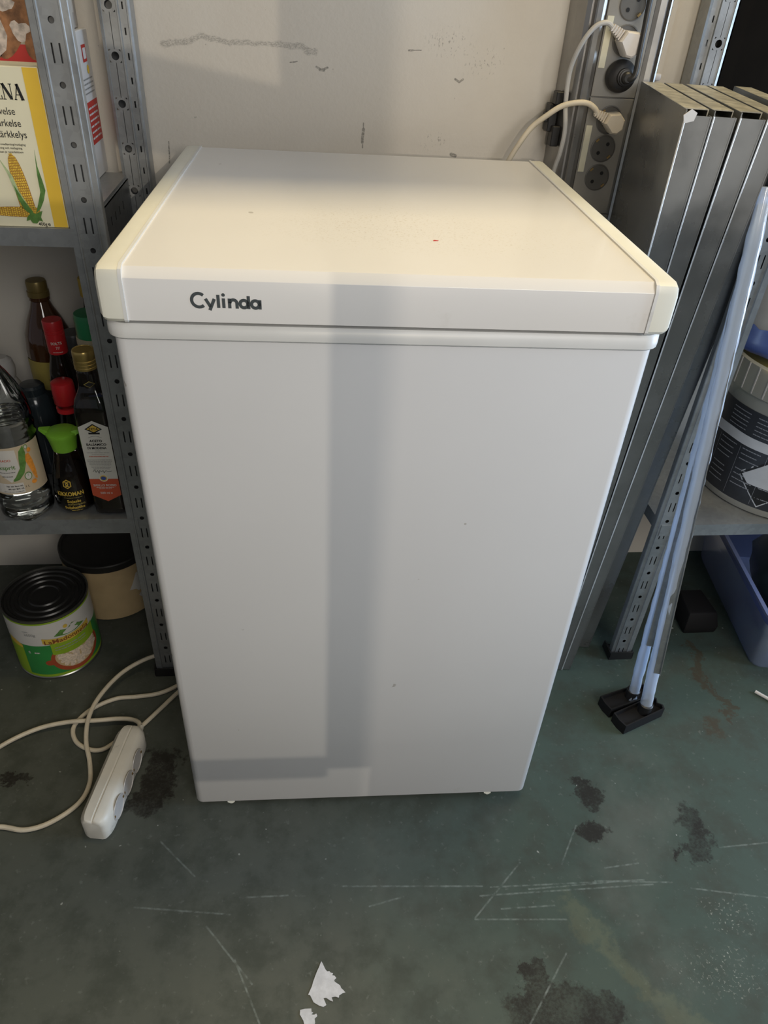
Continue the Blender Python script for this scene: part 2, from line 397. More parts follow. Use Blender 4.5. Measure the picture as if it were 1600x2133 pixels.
C('red_card', (.52, .035, .025), .5); C('black_ink', (.012, .012, .012), .5); C('corn_yellow', (.80, .52, .06), .5, var=.3, vscale=300); C('corn_brown', (.40, .18, .03), .5)
C('leaf_green', (.10, .22, .045), .5, var=.25, vscale=120); C('leaf_pale', (.42, .50, .26), .5, var=.2, vscale=90); C('grey_ink', (.30, .30, .29), .6)
C('gold_cap', (.50, .36, .12), .28, metal=.75); C('old_gold', (.20, .145, .045), .38, metal=.5); C('red_cap', (.48, .018, .022), .32); C('green_cap', (.20, .46, .035), .4)
C('dark_glass', (.010, .006, .004), .06, coat=.5); C('amber_glass', (.055, .020, .006), .06, coat=.5); C('soy_liquid', (.014, .007, .004), .1); C('dark_cap', (.045, .046, .048), .4)
C('label_white', (.62, .60, .53), .5, var=.02); C('label_cream', (.72, .67, .52), .5, var=.02); C('label_red', (.52, .085, .035), .5, var=.02); C('label_yellow', (.62, .42, .06), .5)
C('ochre_label', (.38, .30, .07), .5); C('green_can', (.022, .20, .075), .3); C('blue_band', (.05, .07, .22), .4); C('cream_ring', (.45, .38, .26), .5)
C('orange_print', (.72, .28, .04), .5, var=.15, vscale=200); C('tan_label', (.52, .42, .29), .5, var=.04); C('kraft', (.50, .36, .19), .65, var=.12, vscale=12, bump=.2, bscale=60)
C('tin', (.30, .295, .27), .3, metal=.9); C('tin_lid', (.045, .043, .040), .35, metal=.6); C('can_green', (.035, .24, .055), .4); C('can_lime', (.26, .40, .025), .4); C('can_white', (.60, .57, .52), .4, var=.03)
C('bean', (.72, .58, .44), .5, var=.2, vscale=300); C('bowl_print', (.36, .07, .025), .5); C('brown_ink', (.22, .075, .02), .5); C('print_blue', (.05, .09, .30), .5)
C('bread_crust', (.26, .115, .045), .7, var=.5, vscale=70); C('bread_flour', (.52, .43, .35), .8, var=.35, vscale=110); C('bread_shadow', (.03, .018, .012), .8)
C('milky', (.48, .46, .44), .4); C('dark_blue_glass', (.018, .024, .028), .15); C('bag_dark', (.008, .016, .012), .45, bump=.4, bscale=30)
C('white_roll', (.60, .57, .53), .7); C('bucket_label', (.030, .032, .038), .4, var=.15); C('bucket_white', (.55, .56, .58), .4); C('silver_ink', (.28, .29, .31), .5); C('mayo', (.42, .33, .10), .5, var=.15, vscale=10)
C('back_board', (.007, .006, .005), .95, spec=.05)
M['pet'] = clear('clear_bottle', (.97, .98, .96), .03, 1.3); M['glass'] = clear('clear_glass', (.90, .88, .84), .03, 1.2)
M['film'] = clear('plastic_film', (.80, .88, 1.0), .12, 2.2, .38); M['blue_film'] = clear('blue_film', (.14, .22, .62), .10, 2.0, .45); M['bucket'] = clear('bucket_plastic', (.80, .78, .70), .15, 1.3, .32)
M['tub'] = clear('storage_tub', (.22, .25, .42), .22, 1.0, .50); M['bag_clear'] = clear('cling_film', (.75, .82, .92), .08, 2.2, .12)
def liquid_mat():
    m, b, t = base_mat('clear_vinegar'); b.inputs['Base Color'].default_value = (.97, .98, .97, 1)
    b.inputs['Transmission Weight'].default_value = 1.0; b.inputs['IOR'].default_value = 1.33; b.inputs['Roughness'].default_value = .02
    p = t.obj(); w = t.N.new('ShaderNodeTexWave'); w.bands_direction = 'Z'; t.put(w.inputs['Vector'], p); w.inputs['Scale'].default_value = 22; w.inputs['Distortion'].default_value = 3
    t.put(b.inputs['Normal'], t.bump(w.outputs[0], .35, .002)); return m
M['vinegar'] = liquid_mat()

# ------------------------------------------------------------------ setting
WY = 0.6444
def structure(o): o['kind'] = 'structure'; return o
structure(MB().box(-4, 4.5, -6, WY + .12, -.10, 0).build('floor', M['floor'], smooth=False))
structure(MB().box(-4, 4.5, -6, WY, 2.5, 2.6).build('ceiling', M['wall'], smooth=False))
structure(MB().box(-4, 4.5, WY, WY + .12, 0, 3.0).build('wall_back', M['wall'], smooth=False))

# ------------------------------------------------------------------ chest freezer
YW = 0.02855
fz = thing('chest_freezer', 'white compact chest freezer with yellowed lid ends standing on the green floor', 'freezer', (0, 0, 0), -YW)
W2 = .28
def zb(x): return .012 + x * .0096
b = MB()
out = [(-W2, .556), (-W2, .012)] + [(-W2 + .012 - .012 * math.cos(a), .012 - .012 * math.sin(a)) for a in [PI / 8 * i for i in range(1, 4)]] + [(-W2 + .012, 0), (W2 - .012, 0)] + \
      [(W2 - .012 + .012 * math.sin(a), .012 - .012 * math.cos(a)) for a in [PI / 8 * i for i in range(1, 4)]] + [(W2, .012), (W2, .556)]
def shrink(o, d): return [(x - math.copysign(d, x), y + (d if y < .1 else 0)) for x, y in o]
b.loft([[(x, y, zb(x)) for x, y in shrink(out, .004)], [(x, y, zb(x) + .005) for x, y in out], [(x, y, .838) for x, y in out]])
body = b.build('body', M['enamel'], fz, local=True, ang=50)
for x, y in ((-.222, .03), (.222, .03), (-.235, .50), (.235, .50)):
    MB().lathe([(.016, 0), (.017, .002), (.013, zb(x) + .004)], (x, y), 16).build('foot', M['trim'], fz, local=True)
for x in (-.222, .215):
    MB().prism([(x - .006, 0), (x + .006, 0), (x + .002, -.004), (x - .001, -.004)], .0005, .0035, lambda u, v, h, x=x: (u, h, zb(x) + .001 + v)).build('floor_clip', M['cap'], fz, local=True)
def rring(w, y0, y1, r, z, n=5):
    p = [(-w, y1), (-w, y0 + r)] + [(-w + r - r * math.cos(PI / 2 * i / n), y0 + r - r * math.sin(PI / 2 * i / n)) for i in range(1, n)] + [(-w + r, y0), (w - r, y0)] + \
        [(w - r + r * math.sin(PI / 2 * i / n), y0 + r - r * math.cos(PI / 2 * i / n)) for i in range(1, n)] + [(w, y0 + r), (w, y1)]
    return [(x, y, z) for x, y in p]
b = MB(); b.loft([rring(.2815, -.003, .556, .016, .8365), rring(.2855, -.0062, .556, .020, .839), rring(.2862, -.0066, .556, .021, .8425), rring(.2860, -.0062, .556, .021, .850), rring(.2835, -.0035, .556, .020, .8535), rring(.270, .008, .556, .012, .8545)])
b.build('rim_trim', M['trim'], fz, local=True, ang=40)
MB().box(-.27, .27, .008, .545, .853, .862).build('gasket', M['gasket'], fz, local=True)
lid = bpy.data.objects.new('lid', None)
prof = [(-.0111, .8595), (-.0111, .9005)] + [(-.0108, .9012), (-.0030, .9098), (-.0012, .9101), (.555, .9101), (.555, .8595)]
lid = MB().prism(prof, -.2628, .2628, lambda u, v, h: (h, u, v)).build('lid', M['lid'], fz, local=True, ang=25)
def cap_side(s):
    b = MB(); rings = []
    xo = .2855
    steps = [(.2605, 0.0), (.2605, 0.0), (.277, 0.0), (.2815, .0012), (.2842, .004), (.2855, .0085)]
    for i, (x, d) in enumerate(steps):
        y0, z0, z1 = -.0126 + d, .8575 + d * 1.1, .9112 - d * .9
        c = .0105
        ring = [(y0 + .004, z0), (y0, z0 + .004), (y0, z1 - c), (y0 + c * .3, z1 - c * .3), (y0 + c, z1), (.5565, z1), (.5565, z0)]
        rings.append([(s * x, u, v) for u, v in ring])
    b.loft(rings[1:])
    return b.build('end_cap', M['cap'], lid, local=True, ang=28)
cap_side(-1); cap_side(1)
# thin raised lip where plate meets end cap
for s in (-1, 1):
    b = MB(); ring = []
    for x in (.2585, .2618):
        y0, z1 = -.0128, .9120; c = .0105
        ring.append([(s * x, u, v) for u, v in [(y0 + .002, .8575), (y0, .8600), (y0, z1 - c), (y0 + c * .3, z1 - c * .3), (y0 + c, z1), (.5565, z1), (.5565, .8575)]])
    b.loft(ring).build('cap_lip', M['trim'], lid, local=True, ang=28)
# maker's name on the lid front: letters drawn as strokes
b = MB(); f = flat((-.1972, -.0114, .8748), (1, 0, -.012), (0, 0, 1)); w = .0031
stroke(b, f, arc(.0078, .0068, .0067, 48, 312, 18), w)
stroke(b, f, [(.0142, .0086), (.0186, .0005)], w); stroke(b, f, [(.0226, .0087), (.0176, -.0027)], w)
stroke(b, f, [(.0262, .0128), (.0262, -.0001)], w); stroke(b, f, [(.0312, .0096), (.0312, -.0001)], w); oval(b, f, .0312, .0129, .0017, .0017)
stroke(b, f, [(.0368, .0096), (.0368, -.0001)], w); stroke(b, f, [(.0370, .0050)] + arc(.0405, .0052, .0033, 160, 0, 10) + [(.0438, -.0001)], w)
stroke(b, f, arc(.0505, .0047, .0037, 0, 360, 20), w); stroke(b, f, [(.0549, .0128), (.0549, -.0001)], w)
stroke(b, f, arc(.0614, .0047, .0037, 0, 360, 20), w); stroke(b, f, [(.0657, .0092), (.0657, -.0001)], w)
b.build('brand_lettering', M['ink'], lid, local=True, smooth=False)
fl = MB().prism([(0, 0), (.006, .001), (.001, .003)], .9102, .9108, lambda u, v, h: (.052 + u, .105 + v, h)).build('plastic_flake', M['red_card'], smooth=False)
tag(fl, 'tiny dark red plastic flake lying on the white freezer lid', 'flake')

# ------------------------------------------------------------------ perforated posts
def post(parent, x0, y0, z1, mirror=False, zoff=0.0, front=True):
    """C shaped upright with rolled ridges, slot pairs and round holes"""
    Wd = .0455; D = .012
    X = (lambda u: x0 + Wd - u) if mirror else (lambda u: x0 + u)
    b = MB()
    sec = [(.000, D), (.000, .002), (.001, .0005), (.0085, .0005), (.0095, -.0012), (.0115, -.0012), (.0125, .0012)]
    sec2 = [(.0350, .0012), (.0358, -.0012), (.0374, -.0012), (.0382, .0005), (.0447, .0005), (.0455, .002), (.0455, D)]
    for sc in (sec, sec2):
        for i in range(len(sc) - 1):
            (a, c), (d, e) = sc[i], sc[i + 1]
            b.add([(X(a), y0 + c, .004), (X(d), y0 + e, .004), (X(d), y0 + e, z1), (X(a), y0 + c, z1)], [(0, 1, 2, 3)])
    # middle band with real openings
    per = .0628; zs = [.004]; y = y0 + .0012
    k0 = int((.03 - zoff) / per); rows = []
    xs = [.0125, .0192, .0212, .0278, .0298, .0350]
    z = zoff % per - per
    def q(u0, u1, a, c):
        a, c = max(a, .004), min(c, z1)
        if c > a: b.add([(X(u0), y, a), (X(u1), y, a), (X(u1), y, c), (X(u0), y, c)], [(0, 1, 2, 3)])
    while z < z1:
        s0, s1 = z - .0098, z + .0098; h = z + per / 2; r = .0036; hc = .0245
        for i in range(5):
            if i in (1, 3): continue
            q(xs[i], xs[i + 1], s0, s1)
        q(.0125, .0350, s1, h - .007)
        q(.0125, hc - .007, h - .007, h + .007); q(hc + .007, .0350, h - .007, h + .007)
        if h - .007 > .004 and h + .007 < z1:
            n = 12; sq = []; ci = []
            for i in range(n):
                a = 2 * PI * i / n; ca, sa = math.cos(a), math.sin(a); m = max(abs(ca), abs(sa))
                sq.append((X(hc + .007 * ca / m), y, h + .007 * sa / m)); ci.append((X(hc + r * ca), y, h + r * sa))
            # corners of the square fall between samples of the octagon at 45 degrees
            b.add(sq + ci, [(i, (i + 1) % n, n + (i + 1) % n, n + i) for i in range(n)])
            for sx in (-1, 1):
                for sz in (-1, 1):
                    a = [(hc + sx * .007, h + sz * .007)]
                    p1 = (hc + sx * .007, h + sz * .007 * math.tan(PI / 6)); p2 = (hc + sx * .007 * math.tan(PI / 6), h + sz * .007)
                    b.add([(X(u), y, v) for u, v in (p1, a[0], p2)], [(0, 1, 2)])
        q(.0125, .0350, h + .007, z + per - .0098)
        z += per
    o = b.build('post', M['galv'], parent, ang=20)
    MB().box(x0 + .004, x0 + Wd - .004, y0 + .0122, y0 + .0135, .004, z1).build('inner_web', M['galv_dark'], parent)
    foot = MB().box(x0 - .003, x0 + Wd + .003, y0 - .004, y0 + .034, 0, .006).box(x0 - .003, x0 + Wd + .003, y0 - .004, y0 - .0015, .006, .022).box(x0 - .003, x0 - .0005, y0 - .004, y0 + .034, .006, .022).box(x0 + Wd + .0005, x0 + Wd + .003, y0 - .004, y0 + .034, .006, .022)
    foot.build('foot_cap', M['black'], parent, bevel=.001, seg=1)
    return o
def rear_post(parent, x0, z1, mirror=False, zoff=.0):
    """upright at the wall seen from its open side: keyhole flange, rib, slotted flange"""
    X = (lambda u: x0 + .045 - u) if mirror else (lambda u: x0 + u)
    y = WY - .040; b = MB()
    def strip(u0, c0, u1, c1): b.add([(X(u0), y + c0, .004), (X(u1), y + c1, .004), (X(u1), y + c1, z1), (X(u0), y + c0, z1)], [(0, 1, 2, 3)])
    strip(0, .034, 0, .0); strip(0, 0, .004, -.001); strip(.004, -.001, .0045, .0005)
    strip(.0255, .0005, .0265, -.003); strip(.0265, -.003, .0285, -.003); strip(.0285, -.003, .0295, .0005)
    strip(.0395, .0005, .0405, -.002); strip(.0405, -.002, .0425, -.002); strip(.0425, -.002, .045, .002); strip(.045, .002, .045, .034)
    per = .0628; yy = y + .0005
    def q(u0, u1, a, c):
        a, c = max(a, .004), min(c, z1)
        if c > a: b.add([(X(u0), yy, a), (X(u1), yy, a), (X(u1), yy, c), (X(u0), yy, c)], [(0, 1, 2, 3)])
    z = zoff % per - per; hc = .015; r = .0056; s = .0085
    while z < z1:
        q(.0045, hc - .0004, z + s, z + per - s); q(hc + .0004, .0255, z + s, z + per - s)
        q(.0045, hc - s, z - s, z + s); q(hc + s, .0255, z - s, z + s)
        n = 16
        if z - s > .004 and z + s < z1:
            pts = []
            for i in range(n):
                a = 2 * PI * i / n + PI / 16; ca, sa = math.cos(a), math.sin(a); m = max(abs(ca), abs(sa))
                pts.append((ca, sa, m))
            b.add([(X(hc + s * c / m), yy, z + s * v / m) for c, v, m in pts] + [(X(hc + r * c), yy, z + r * v) for c, v, m in pts], [(i, (i + 1) % n, n + (i + 1) % n, n + i) for i in range(n)])
        for k in (0, 1):
            zz = z + k * per / 2
            q(.0295, .0395, zz + .0045, zz + per / 2 - .0045)
            q(.0295, .0335, zz - .0045, zz + .0045); q(.0358, .0395, zz - .0045, zz + .0045)
        z += per
    b.build('post', M['galv'], parent, ang=20)
    MB().box(x0 + .003, x0 + .042, WY - .012, WY - .010, .004, z1).build('inner_web', M['galv_dark'], parent)
    MB().box(x0 - .002, x0 + .047, WY - .044, WY - .004, 0, .02).build('foot_cap', M['black'], parent, bevel=.002, seg=1)
def shelf(parent, x0, x1, zt, lip, y0=.2985, y1=.618):
    b = MB(); t = .0012
    b.box(x0, x1, y0, y1, zt - t, zt)
    b.box(x0, x1, y0, y0 + t, zt - lip, zt - t); b.box(x0, x1, y0 + t, y0 + .014, zt - lip, zt - lip + t)
    b.box(x0, x1, y1 - t, y1, zt - lip, zt - t)
    b.box(x0, x0 + t, y0 + t, y1 - t, zt - lip, zt - t); b.box(x1 - t, x1, y0 + t, y1 - t, zt - lip, zt - t)
    return b.build('shelf', M['galv'], parent, smooth=False)
def end_beam(parent, x, y0, y1, z0, z1):
    b = MB(); b.box(x, x + .0012, y0, y1, z0, z1); b.box(x - .010, x + .0012, y0, y1, z1 - .0012, z1); b.box(x - .010, x, y0, y1, z0, z0 + .0012)
    o = b.build('end_beam', M['galv_dark'], parent, smooth=False)
    n = 6; s = MB()
    for i in range(n):
        yy = y0 + .06 + (y1 - y0 - .12) * i / (n - 1); s.box(x + .0012, x + .0016, yy - .0012, yy + .0012, z0 + .03, z0 + .042)
    s.build('beam_slots', M['hole'], o, smooth=False)['kind'] = 'stuff'

lr = thing('shelving_unit', 'galvanised slotted-post shelving rack holding boxes and bottles beside the freezer', 'shelving', (-.36, .30, 0))
post(lr, -.387, .2985, 1.75, zoff=.8613 % .0628)
post(lr, -1.30, .2985, 1.75)
rear_post(lr, -.3775, 1.75, zoff=.8956 % .0628)
rear_post(lr, -1.30, 1.75)
shelf(lr, -1.25, -.372, .857, .023); shelf(lr, -1.25, -.3695, .390, .030)
for zz in (.79, ): end_beam(lr, -.371, .334, .602, zz, .852)

rr = thing('shelving_unit', 'galvanised slotted-post shelving rack holding a bucket beyond the leaning steel panels', 'shelving', (.56, .30, 0))
post(rr, .5448, .2985, 1.75, mirror=True, zoff=.02)
rear_post(rr, .5365, 1.75, mirror=True, zoff=.012)
post(rr, 1.42, .2985, 1.75); rear_post(rr, 1.42, 1.75)
shelf(rr, .558, 1.43, .357, .025)
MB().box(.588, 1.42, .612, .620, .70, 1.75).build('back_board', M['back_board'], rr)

# ------------------------------------------------------------------ steel shelf panels leaning by the freezer
def tray(label, xl0, xr0, xl1, xr1, yf, D, yaw, H=1.027, matn='panel'):
    """an unused shelf on its end: closed face to the freezer, folded lips behind. x at floor and at top"""
    o = thing('shelf_panel', label, 'panel', (xl0, yf, 0), yaw, 'loose shelf panels')
    t = .0011
    def P(u, d, z):  # u 0..1 across the thickness, d depth, z
        k = z / H; a = xl0 + (xl1 - xl0) * k; c = xr0 + (xr1 - xr0) * k
        return Vector((a + (c - a) * u - xl0, d, z))
    def slab(b, u0, u1, d0, d1, z0, z1):
        p = [P(u, d, z) for z in (z0, z1) for d in (d0, d1) for u in (u0, u1)]
        b.add(p, [(0, 2, 3, 1), (4, 5, 7, 6), (0, 1, 5, 4), (2, 6, 7, 3), (0, 4, 6, 2), (1, 3, 7, 5)])
    b = MB(); slab(b, 0, .045, 0, D, 0, H); b.build('face', M[matn], o, smooth=False, local=True)
    b = MB(); slab(b, .045, .97, 0, t, .002, H - .006); slab(b, .93, .97, t, .012, .002, H - .006)
    for k in (.0005,): slab(b, .0, .06, -.0006, 0, .0, H - .004); slab(b, .91, .97, -.0006, 0, .002, H - .006)
    b.build('front_lip', M[matn], o, smooth=False, local=True)
    b = MB(); b.tube([P(.03, -.0004, .0), P(.03, -.0004, H - .006)], .0013, 8); b.build('bent_edge_glint', M['bend_glint'], o, local=True, ang=80)
    b = MB(); slab(b, .045, .97, D - t, D, 0, H); b.build('rear_lip', M[matn], o, smooth=False, local=True)
    b = MB(); slab(b, .045, .93, .016, D - t, H - t, H); slab(b, .89, .93, .016, D - t, H - .012, H - t); b.build('top_lip', M['dusty_lit'], o, smooth=False, local=True)
    b = MB(); slab(b, .045, .93, .012, D - t, 0, t); b.build('bottom_lip', M[matn], o, smooth=False, local=True)
    return o
YAW = -.195
tray('grey steel shelf panel with its wide face towards the freezer, first of the row', .381, .400, .382, .416, .2745, .30, YAW)
tray('grey steel shelf panel on end, second in the row from the freezer', .402, .415, .418, .4475, .2745, .30, YAW)
tray('grey steel shelf panel on end, third of the row, a dark gap before it', .417, .432, .4515, .484, .2745, .30, YAW)
tray('grey steel shelf panel on end, fourth in the row from the freezer', .4335, .4505, .486, .512, .2740, .30, YAW)
tray('grey steel shelf panel on end, last of the row, its foot set further back', .4835, .5110, .546, .5735, .3350, .25, YAW)
sc = MB().prism([(0, 0), (.012, .003), (.014, .012), (.006, .016), (-.003, .009)], 0, .001, lambda u, v, h: (.382 + u, .2725 - h, 1.012 + v)).build('paper_scrap', M['white_card'], smooth=False)
tag(sc, 'scrap of white sticker on the top corner of the first steel panel', 'scrap')

# ------------------------------------------------------------------ socket column on the wall
sk = thing('socket_column', 'aluminium wall column with a row of grey power sockets', 'power column', (.395, WY, .0))
YT = WY - .065
sec = [(.328, WY - .001), (.331, WY - .03), (.338, YT + .010), (.3435, YT + .004), (.3445, YT + .012), (.3490, YT + .012), (.3500, YT + .001), (.3520, YT - .001), (.360, YT), (.3665, YT + .003), (.3665, YT + .006), (.441, YT + .006), (.441, YT + .003),
       (.447, YT), (.456, YT - .001), (.458, YT + .001), (.4585, YT + .012), (.463, YT + .012), (.4640, YT + .002), (.4670, YT + .004), (.4690, WY - .001)]
MB().prism(sec, 0.02, 1.75, lambda u, v, h: (u, v, h)).build('column_profile', M['alu'], sk, ang=9)
def splate(z0, z1):
    return MB().box(.3675, .440, YT + .0012, YT + .0055, z0, z1).build('socket_plate', M['socket_plate'], sk, bevel=.0008, seg=1)
pl = splate(.826, 1.0005); pu = splate(1.0020, 1.19); splate(1.192, 1.40); splate(.64, .825)
def socket(parent, z, a=45):
    x = .405; b = MB(); yy = YT + .0011; n = 32
    rim = [(.0208, 0), (.0208, -.0008), (.0192, -.0014), (.0188, -.0003)]
    b.loft([[(x + r * math.cos(2 * PI * i / n), yy + d, z + r * math.sin(2 * PI * i / n)) for i in range(n)] for r, d in rim], 0, False, False)
    b.poly([(x + .0188 * math.cos(2 * PI * i / n), yy - .0003, z + .0188 * math.sin(2 * PI * i / n)) for i in range(n)])
    o = b.build('socket', M['socket'], parent, ang=30)
    c, s = math.cos(math.radians(a)), math.sin(math.radians(a)); h = MB()
    for k in (-1, 1):
        cx, cz = x + k * .0095 * c, z + k * .0095 * s
        h.poly([(cx + .0030 * math.cos(2 * PI * i / 14), yy - .0007, cz + .0030 * math.sin(2 * PI * i / 14)) for i in range(14)])
    h.build('pin_holes', M['hole'], o, smooth=False)['kind'] = 'stuff'
    for k in (-1, 1):
        e = MB(); cx, cz = x - k * .0170 * s, z + k * .0170 * c
        Mx = Matrix.Translation((cx, yy - .0006, cz)) @ Matrix.Rotation(-math.radians(a), 4, 'Y')
        e.box(-.003, .003, -.0012, 0, -.0016, .0016, M=Mx)
        e.build('earth_clip', M['brass'], o, smooth=False)
for z in (1.123, 1.078, 1.032, .970, .928, .884): socket(sk, z)
MB().box(.3695, .3795, YT + .0000, YT + .0012, 1.041, 1.108).build('label_strip', M['ivory'], pu)
MB().box(.3695, .3795, YT + .0000, YT + .0012, .892, .961).build('label_strip', M['ivory'], pl)
cb = MB().box(.314, .3275, YT + .030, YT + .055, .945, .985).box(.318, .330, YT + .020, YT + .040, .985, 1.004).box(.320, .333, YT + .018, YT + .036, .925, .955)
cb = cb.box(.309, .316, YT + .035, YT + .050, .958, .972).build('cable_clip', M['black'], bevel=.0012, seg=1)
tag(cb, 'black plastic cable clip on the edge of the aluminium socket column', 'clip')

def plug(o, name, m, c, d, L, body_poly, depth):
    """angled earthed plug: flat faceted body, ribbed strain relief along d (x,z)"""
    d = Vector((d[0], 0, d[1])).normalized(); n = Vector((-d.z, 0, d.x)); c = Vector(c)
    b = MB(); rings = []
    for y, k in ((0, .95), (-depth * .55, 1.0), (-depth * .9, .93), (-depth, .80)):
        rings.append([c + d * (u * k) + n * (v * k) + Vector((0, y, 0)) for u, v in body_poly])
    b.loft(rings); b.build('plug_body', m, o, ang=30)
    r = MB(); y = -depth * .5
    for i in range(5):
        u0 = body_poly[0][0] - .0005 - i * .0040
        Mx = Matrix(((d.x, 0, n.x, c.x), (0, 1, 0, c.y + y), (d.z, 0, n.z, c.z), (0, 0, 0, 1)))
        w = .0075 - i * .0006
        r.box(u0 - .0024, u0, -w * .8, w * .8, -w, w, M=Mx); r.box(u0 - .0042, u0 - .0022, -w * .55, w * .55, -w * .6, w * .6, M=Mx)
    r.build('strain_relief', m, o, bevel=.0005, seg=1)
    return c + d * (body_poly[0][0] - .019) + Vector((0, y, 0))
bp = [(-.016, -.0085), (.006, -.0185), (.016, -.0150), (.0225, -.004), (.0175, .012), (.003, .0185), (-.016, .0085)]
o = thing('power_plug', 'pale grey angled plug in the socket column with a grey cable', 'plug', (.402, YT, 1.078))
e = plug(o, 'p', M['plug_white'], (.4045, YT, 1.0765), (.86, -.52), 0, bp, .026)
MB().tube(spline([e + Vector((.004, 0, -.003)), (.366, YT - .013, 1.0995), (.350, YT - .011, 1.0945), (.336, YT - .008, 1.075), (.3285, YT - .001, 1.050), (.327, YT + .004, 1.027), (.3295, YT + .004, .99), (.3335, YT - .004, .954), (.3325, YT - .003, .92), (.327, YT + .002, .87), (.322, YT + .01, .70), (.322, YT + .02, .25)]), .0036, 10).build('cord', M['cable_grey'], o)
o = thing('power_plug', 'cream angled plug in the socket column with a grimy cable to the freezer', 'plug', (.404, YT, .970))
e = plug(o, 'p', M['plug_cream'], (.4055, YT, .9695), (.93, -.36), 0, [(u * .88, v * .88) for u, v in bp], .026)
MB().tube(spline([e + Vector((.004, 0, -.002)), (.372, YT - .014, .9875), (.358, YT - .014, .9940), (.338, YT - .014, .9935), (.318, YT - .010, .987), (.298, YT - .005, .972), (.279, YT + .001, .954), (.263, YT + .004, .928), (.250, YT + .008, .900), (.235, YT + .025, .850), (.228, YT + .035, .60), (.20, YT + .03, .15)]), .0042, 12).build('cord', M['cable'], o)
o = thing('power_plug', 'round black plug in the socket column with a black cable running up', 'plug', (.405, YT, 1.032))
b = MB(); n = 32
pr_ = [(.0205, 0), (.0225, -.004), (.0225, -.010), (.0205, -.015), (.016, -.018), (.0125, -.0195), (.0120, -.023), (.0105, -.0235), (.0105, -.026), (.0085, -.0265), (.0080, -.031), (.006, -.033)]
b.loft([[(.405 + r * math.cos(2 * PI * i / n) - d * .12, YT + d, 1.032 + r * math.sin(2 * PI * i / n)) for i in range(n)] for r, d in pr_]); b.build('plug_body', M['black'], o, ang=35)
MB().tube(spline([(.409, YT - .029, 1.031), (.4145, YT - .034, 1.032), (.4180, YT - .034, 1.040), (.4190, YT - .030, 1.062), (.4195, YT - .026, 1.10), (.4200, YT - .022, 1.14), (.421, YT - .015, 1.30), (.421, YT - .008, 1.6)]), .0043, 12).build('cord', M['cable_black'], o)
# flat white cable tie by the column
tg = MB().box(.474, .484, WY - .018, WY - .001, 1.018, 1.036).box(.480, .492, WY - .026, WY - .014, 1.024, 1.034).build('wall_hook', M['plug_white'], bevel=.002, seg=2)
tag(tg, 'small white plastic hook on the wall above the steel panels', 'hook')
tr = MB().box(.489, .497, WY - .012, WY - .0005, .02, 1.75).build('trim_1', M['wall']); structure(tr)

# ------------------------------------------------------------------ wrapped posts with black feet
wp = thing('wrapped_posts', 'pair of steel posts in clear film on black plastic feet, leaning by the rack', 'posts', (.548, .163, 0))
def bar(p0, p1, w, d, t=.0015):
    p0, p1 = Vector(p0), Vector(p1); ax = (p1 - p0).normalized()
    sx = Vector((.92, -.38, 0)); sx = (sx - ax * sx.dot(ax)).normalized(); sy = ax.cross(sx)
    sec = [(-w / 2, 0), (w / 2, 0), (w / 2, d), (w / 2 - t, d), (w / 2 - t, t), (-w / 2, t)]
    b = MB(); b.loft([[p + sx * u - sy * v for u, v in sec] for p in (p0, p1)])
    return b.build('steel_post', M['galv'], wp, smooth=False), ax, sx, sy
A0, A1 = Vector((.5545, .150, .125)), Vector((.5125, .258, .925)); B0, B1 = Vector((.5415, .182, .165)), Vector((.5245, .2715, .920))
bar(A0, A1, .0125, .0055); bar(B0, B1, .0120, .0055)
def sleeve(p0, p1, rx, ry, seed):
    random.seed(seed)
    p0, p1 = Vector(p0), Vector(p1); ax = (p1 - p0).normalized(); sx = Vector((.92, -.38, 0)); sx = (sx - ax * sx.dot(ax)).normalized(); sy = ax.cross(sx)
    N = 46; n = 14; b = MB(); R = []
    for i in range(N + 1):
        t = i / N; p = p0.lerp(p1, t); k = 1.0 if t < .93 else 1 - (t - .93) * 6
        R.append([p + sx * rx * k * math.cos(2 * PI * j / n) * (1 + random.uniform(-.10, .10)) + sy * ry * k * math.sin(2 * PI * j / n) * (1 + random.uniform(-.10, .10)) for j in range(n)])
    b.loft(R, 0, False, True); return b.build('film_sleeve', M['film'], wp, ang=50)
sleeve((.5595, .1475, .012), (.511, .260, .945), .0108, .0095, 3); sleeve((.5470, .1800, .012), (.5235, .2725, .930), .0100, .0090, 5)
def black_foot(cx, cy, a, s=1.0):
    Mx = Matrix.Translation((cx, cy, 0)) @ Matrix.Rotation(a, 4, 'Z'); b = MB(); L, Wd = .052, .0175
    pts = [(-L, -Wd), (L * .9, -Wd), (L * .98, -Wd * .5), (L * .86, 0), (L * .98, Wd * .5), (L * .9, Wd), (-L, Wd), (-L * 1.04, 0)]
    b.loft([[Mx @ Vector((u, v, 0)) for u, v in pts], [Mx @ Vector((u, v, .024)) for u, v in pts], [Mx @ Vector((u * .94, v * .86, .024)) for u, v in pts], [Mx @ Vector((u * .92, v * .84, .015)) for u, v in pts]])
    b.build('foot', M['rubber'], wp, ang=30)
    c = MB(); c.lathe([(.0125, .010), (.0125, .036), (.0095, .038)], (0, 0), 20); c.v = [tuple(Mx @ Vector((p[0] + .012, p[1], p[2]))) for p in c.v]
    c.build('foot_socket', M['black'], wp)
black_foot(.548, .145, .38); black_foot(.5355, .1815, .30)

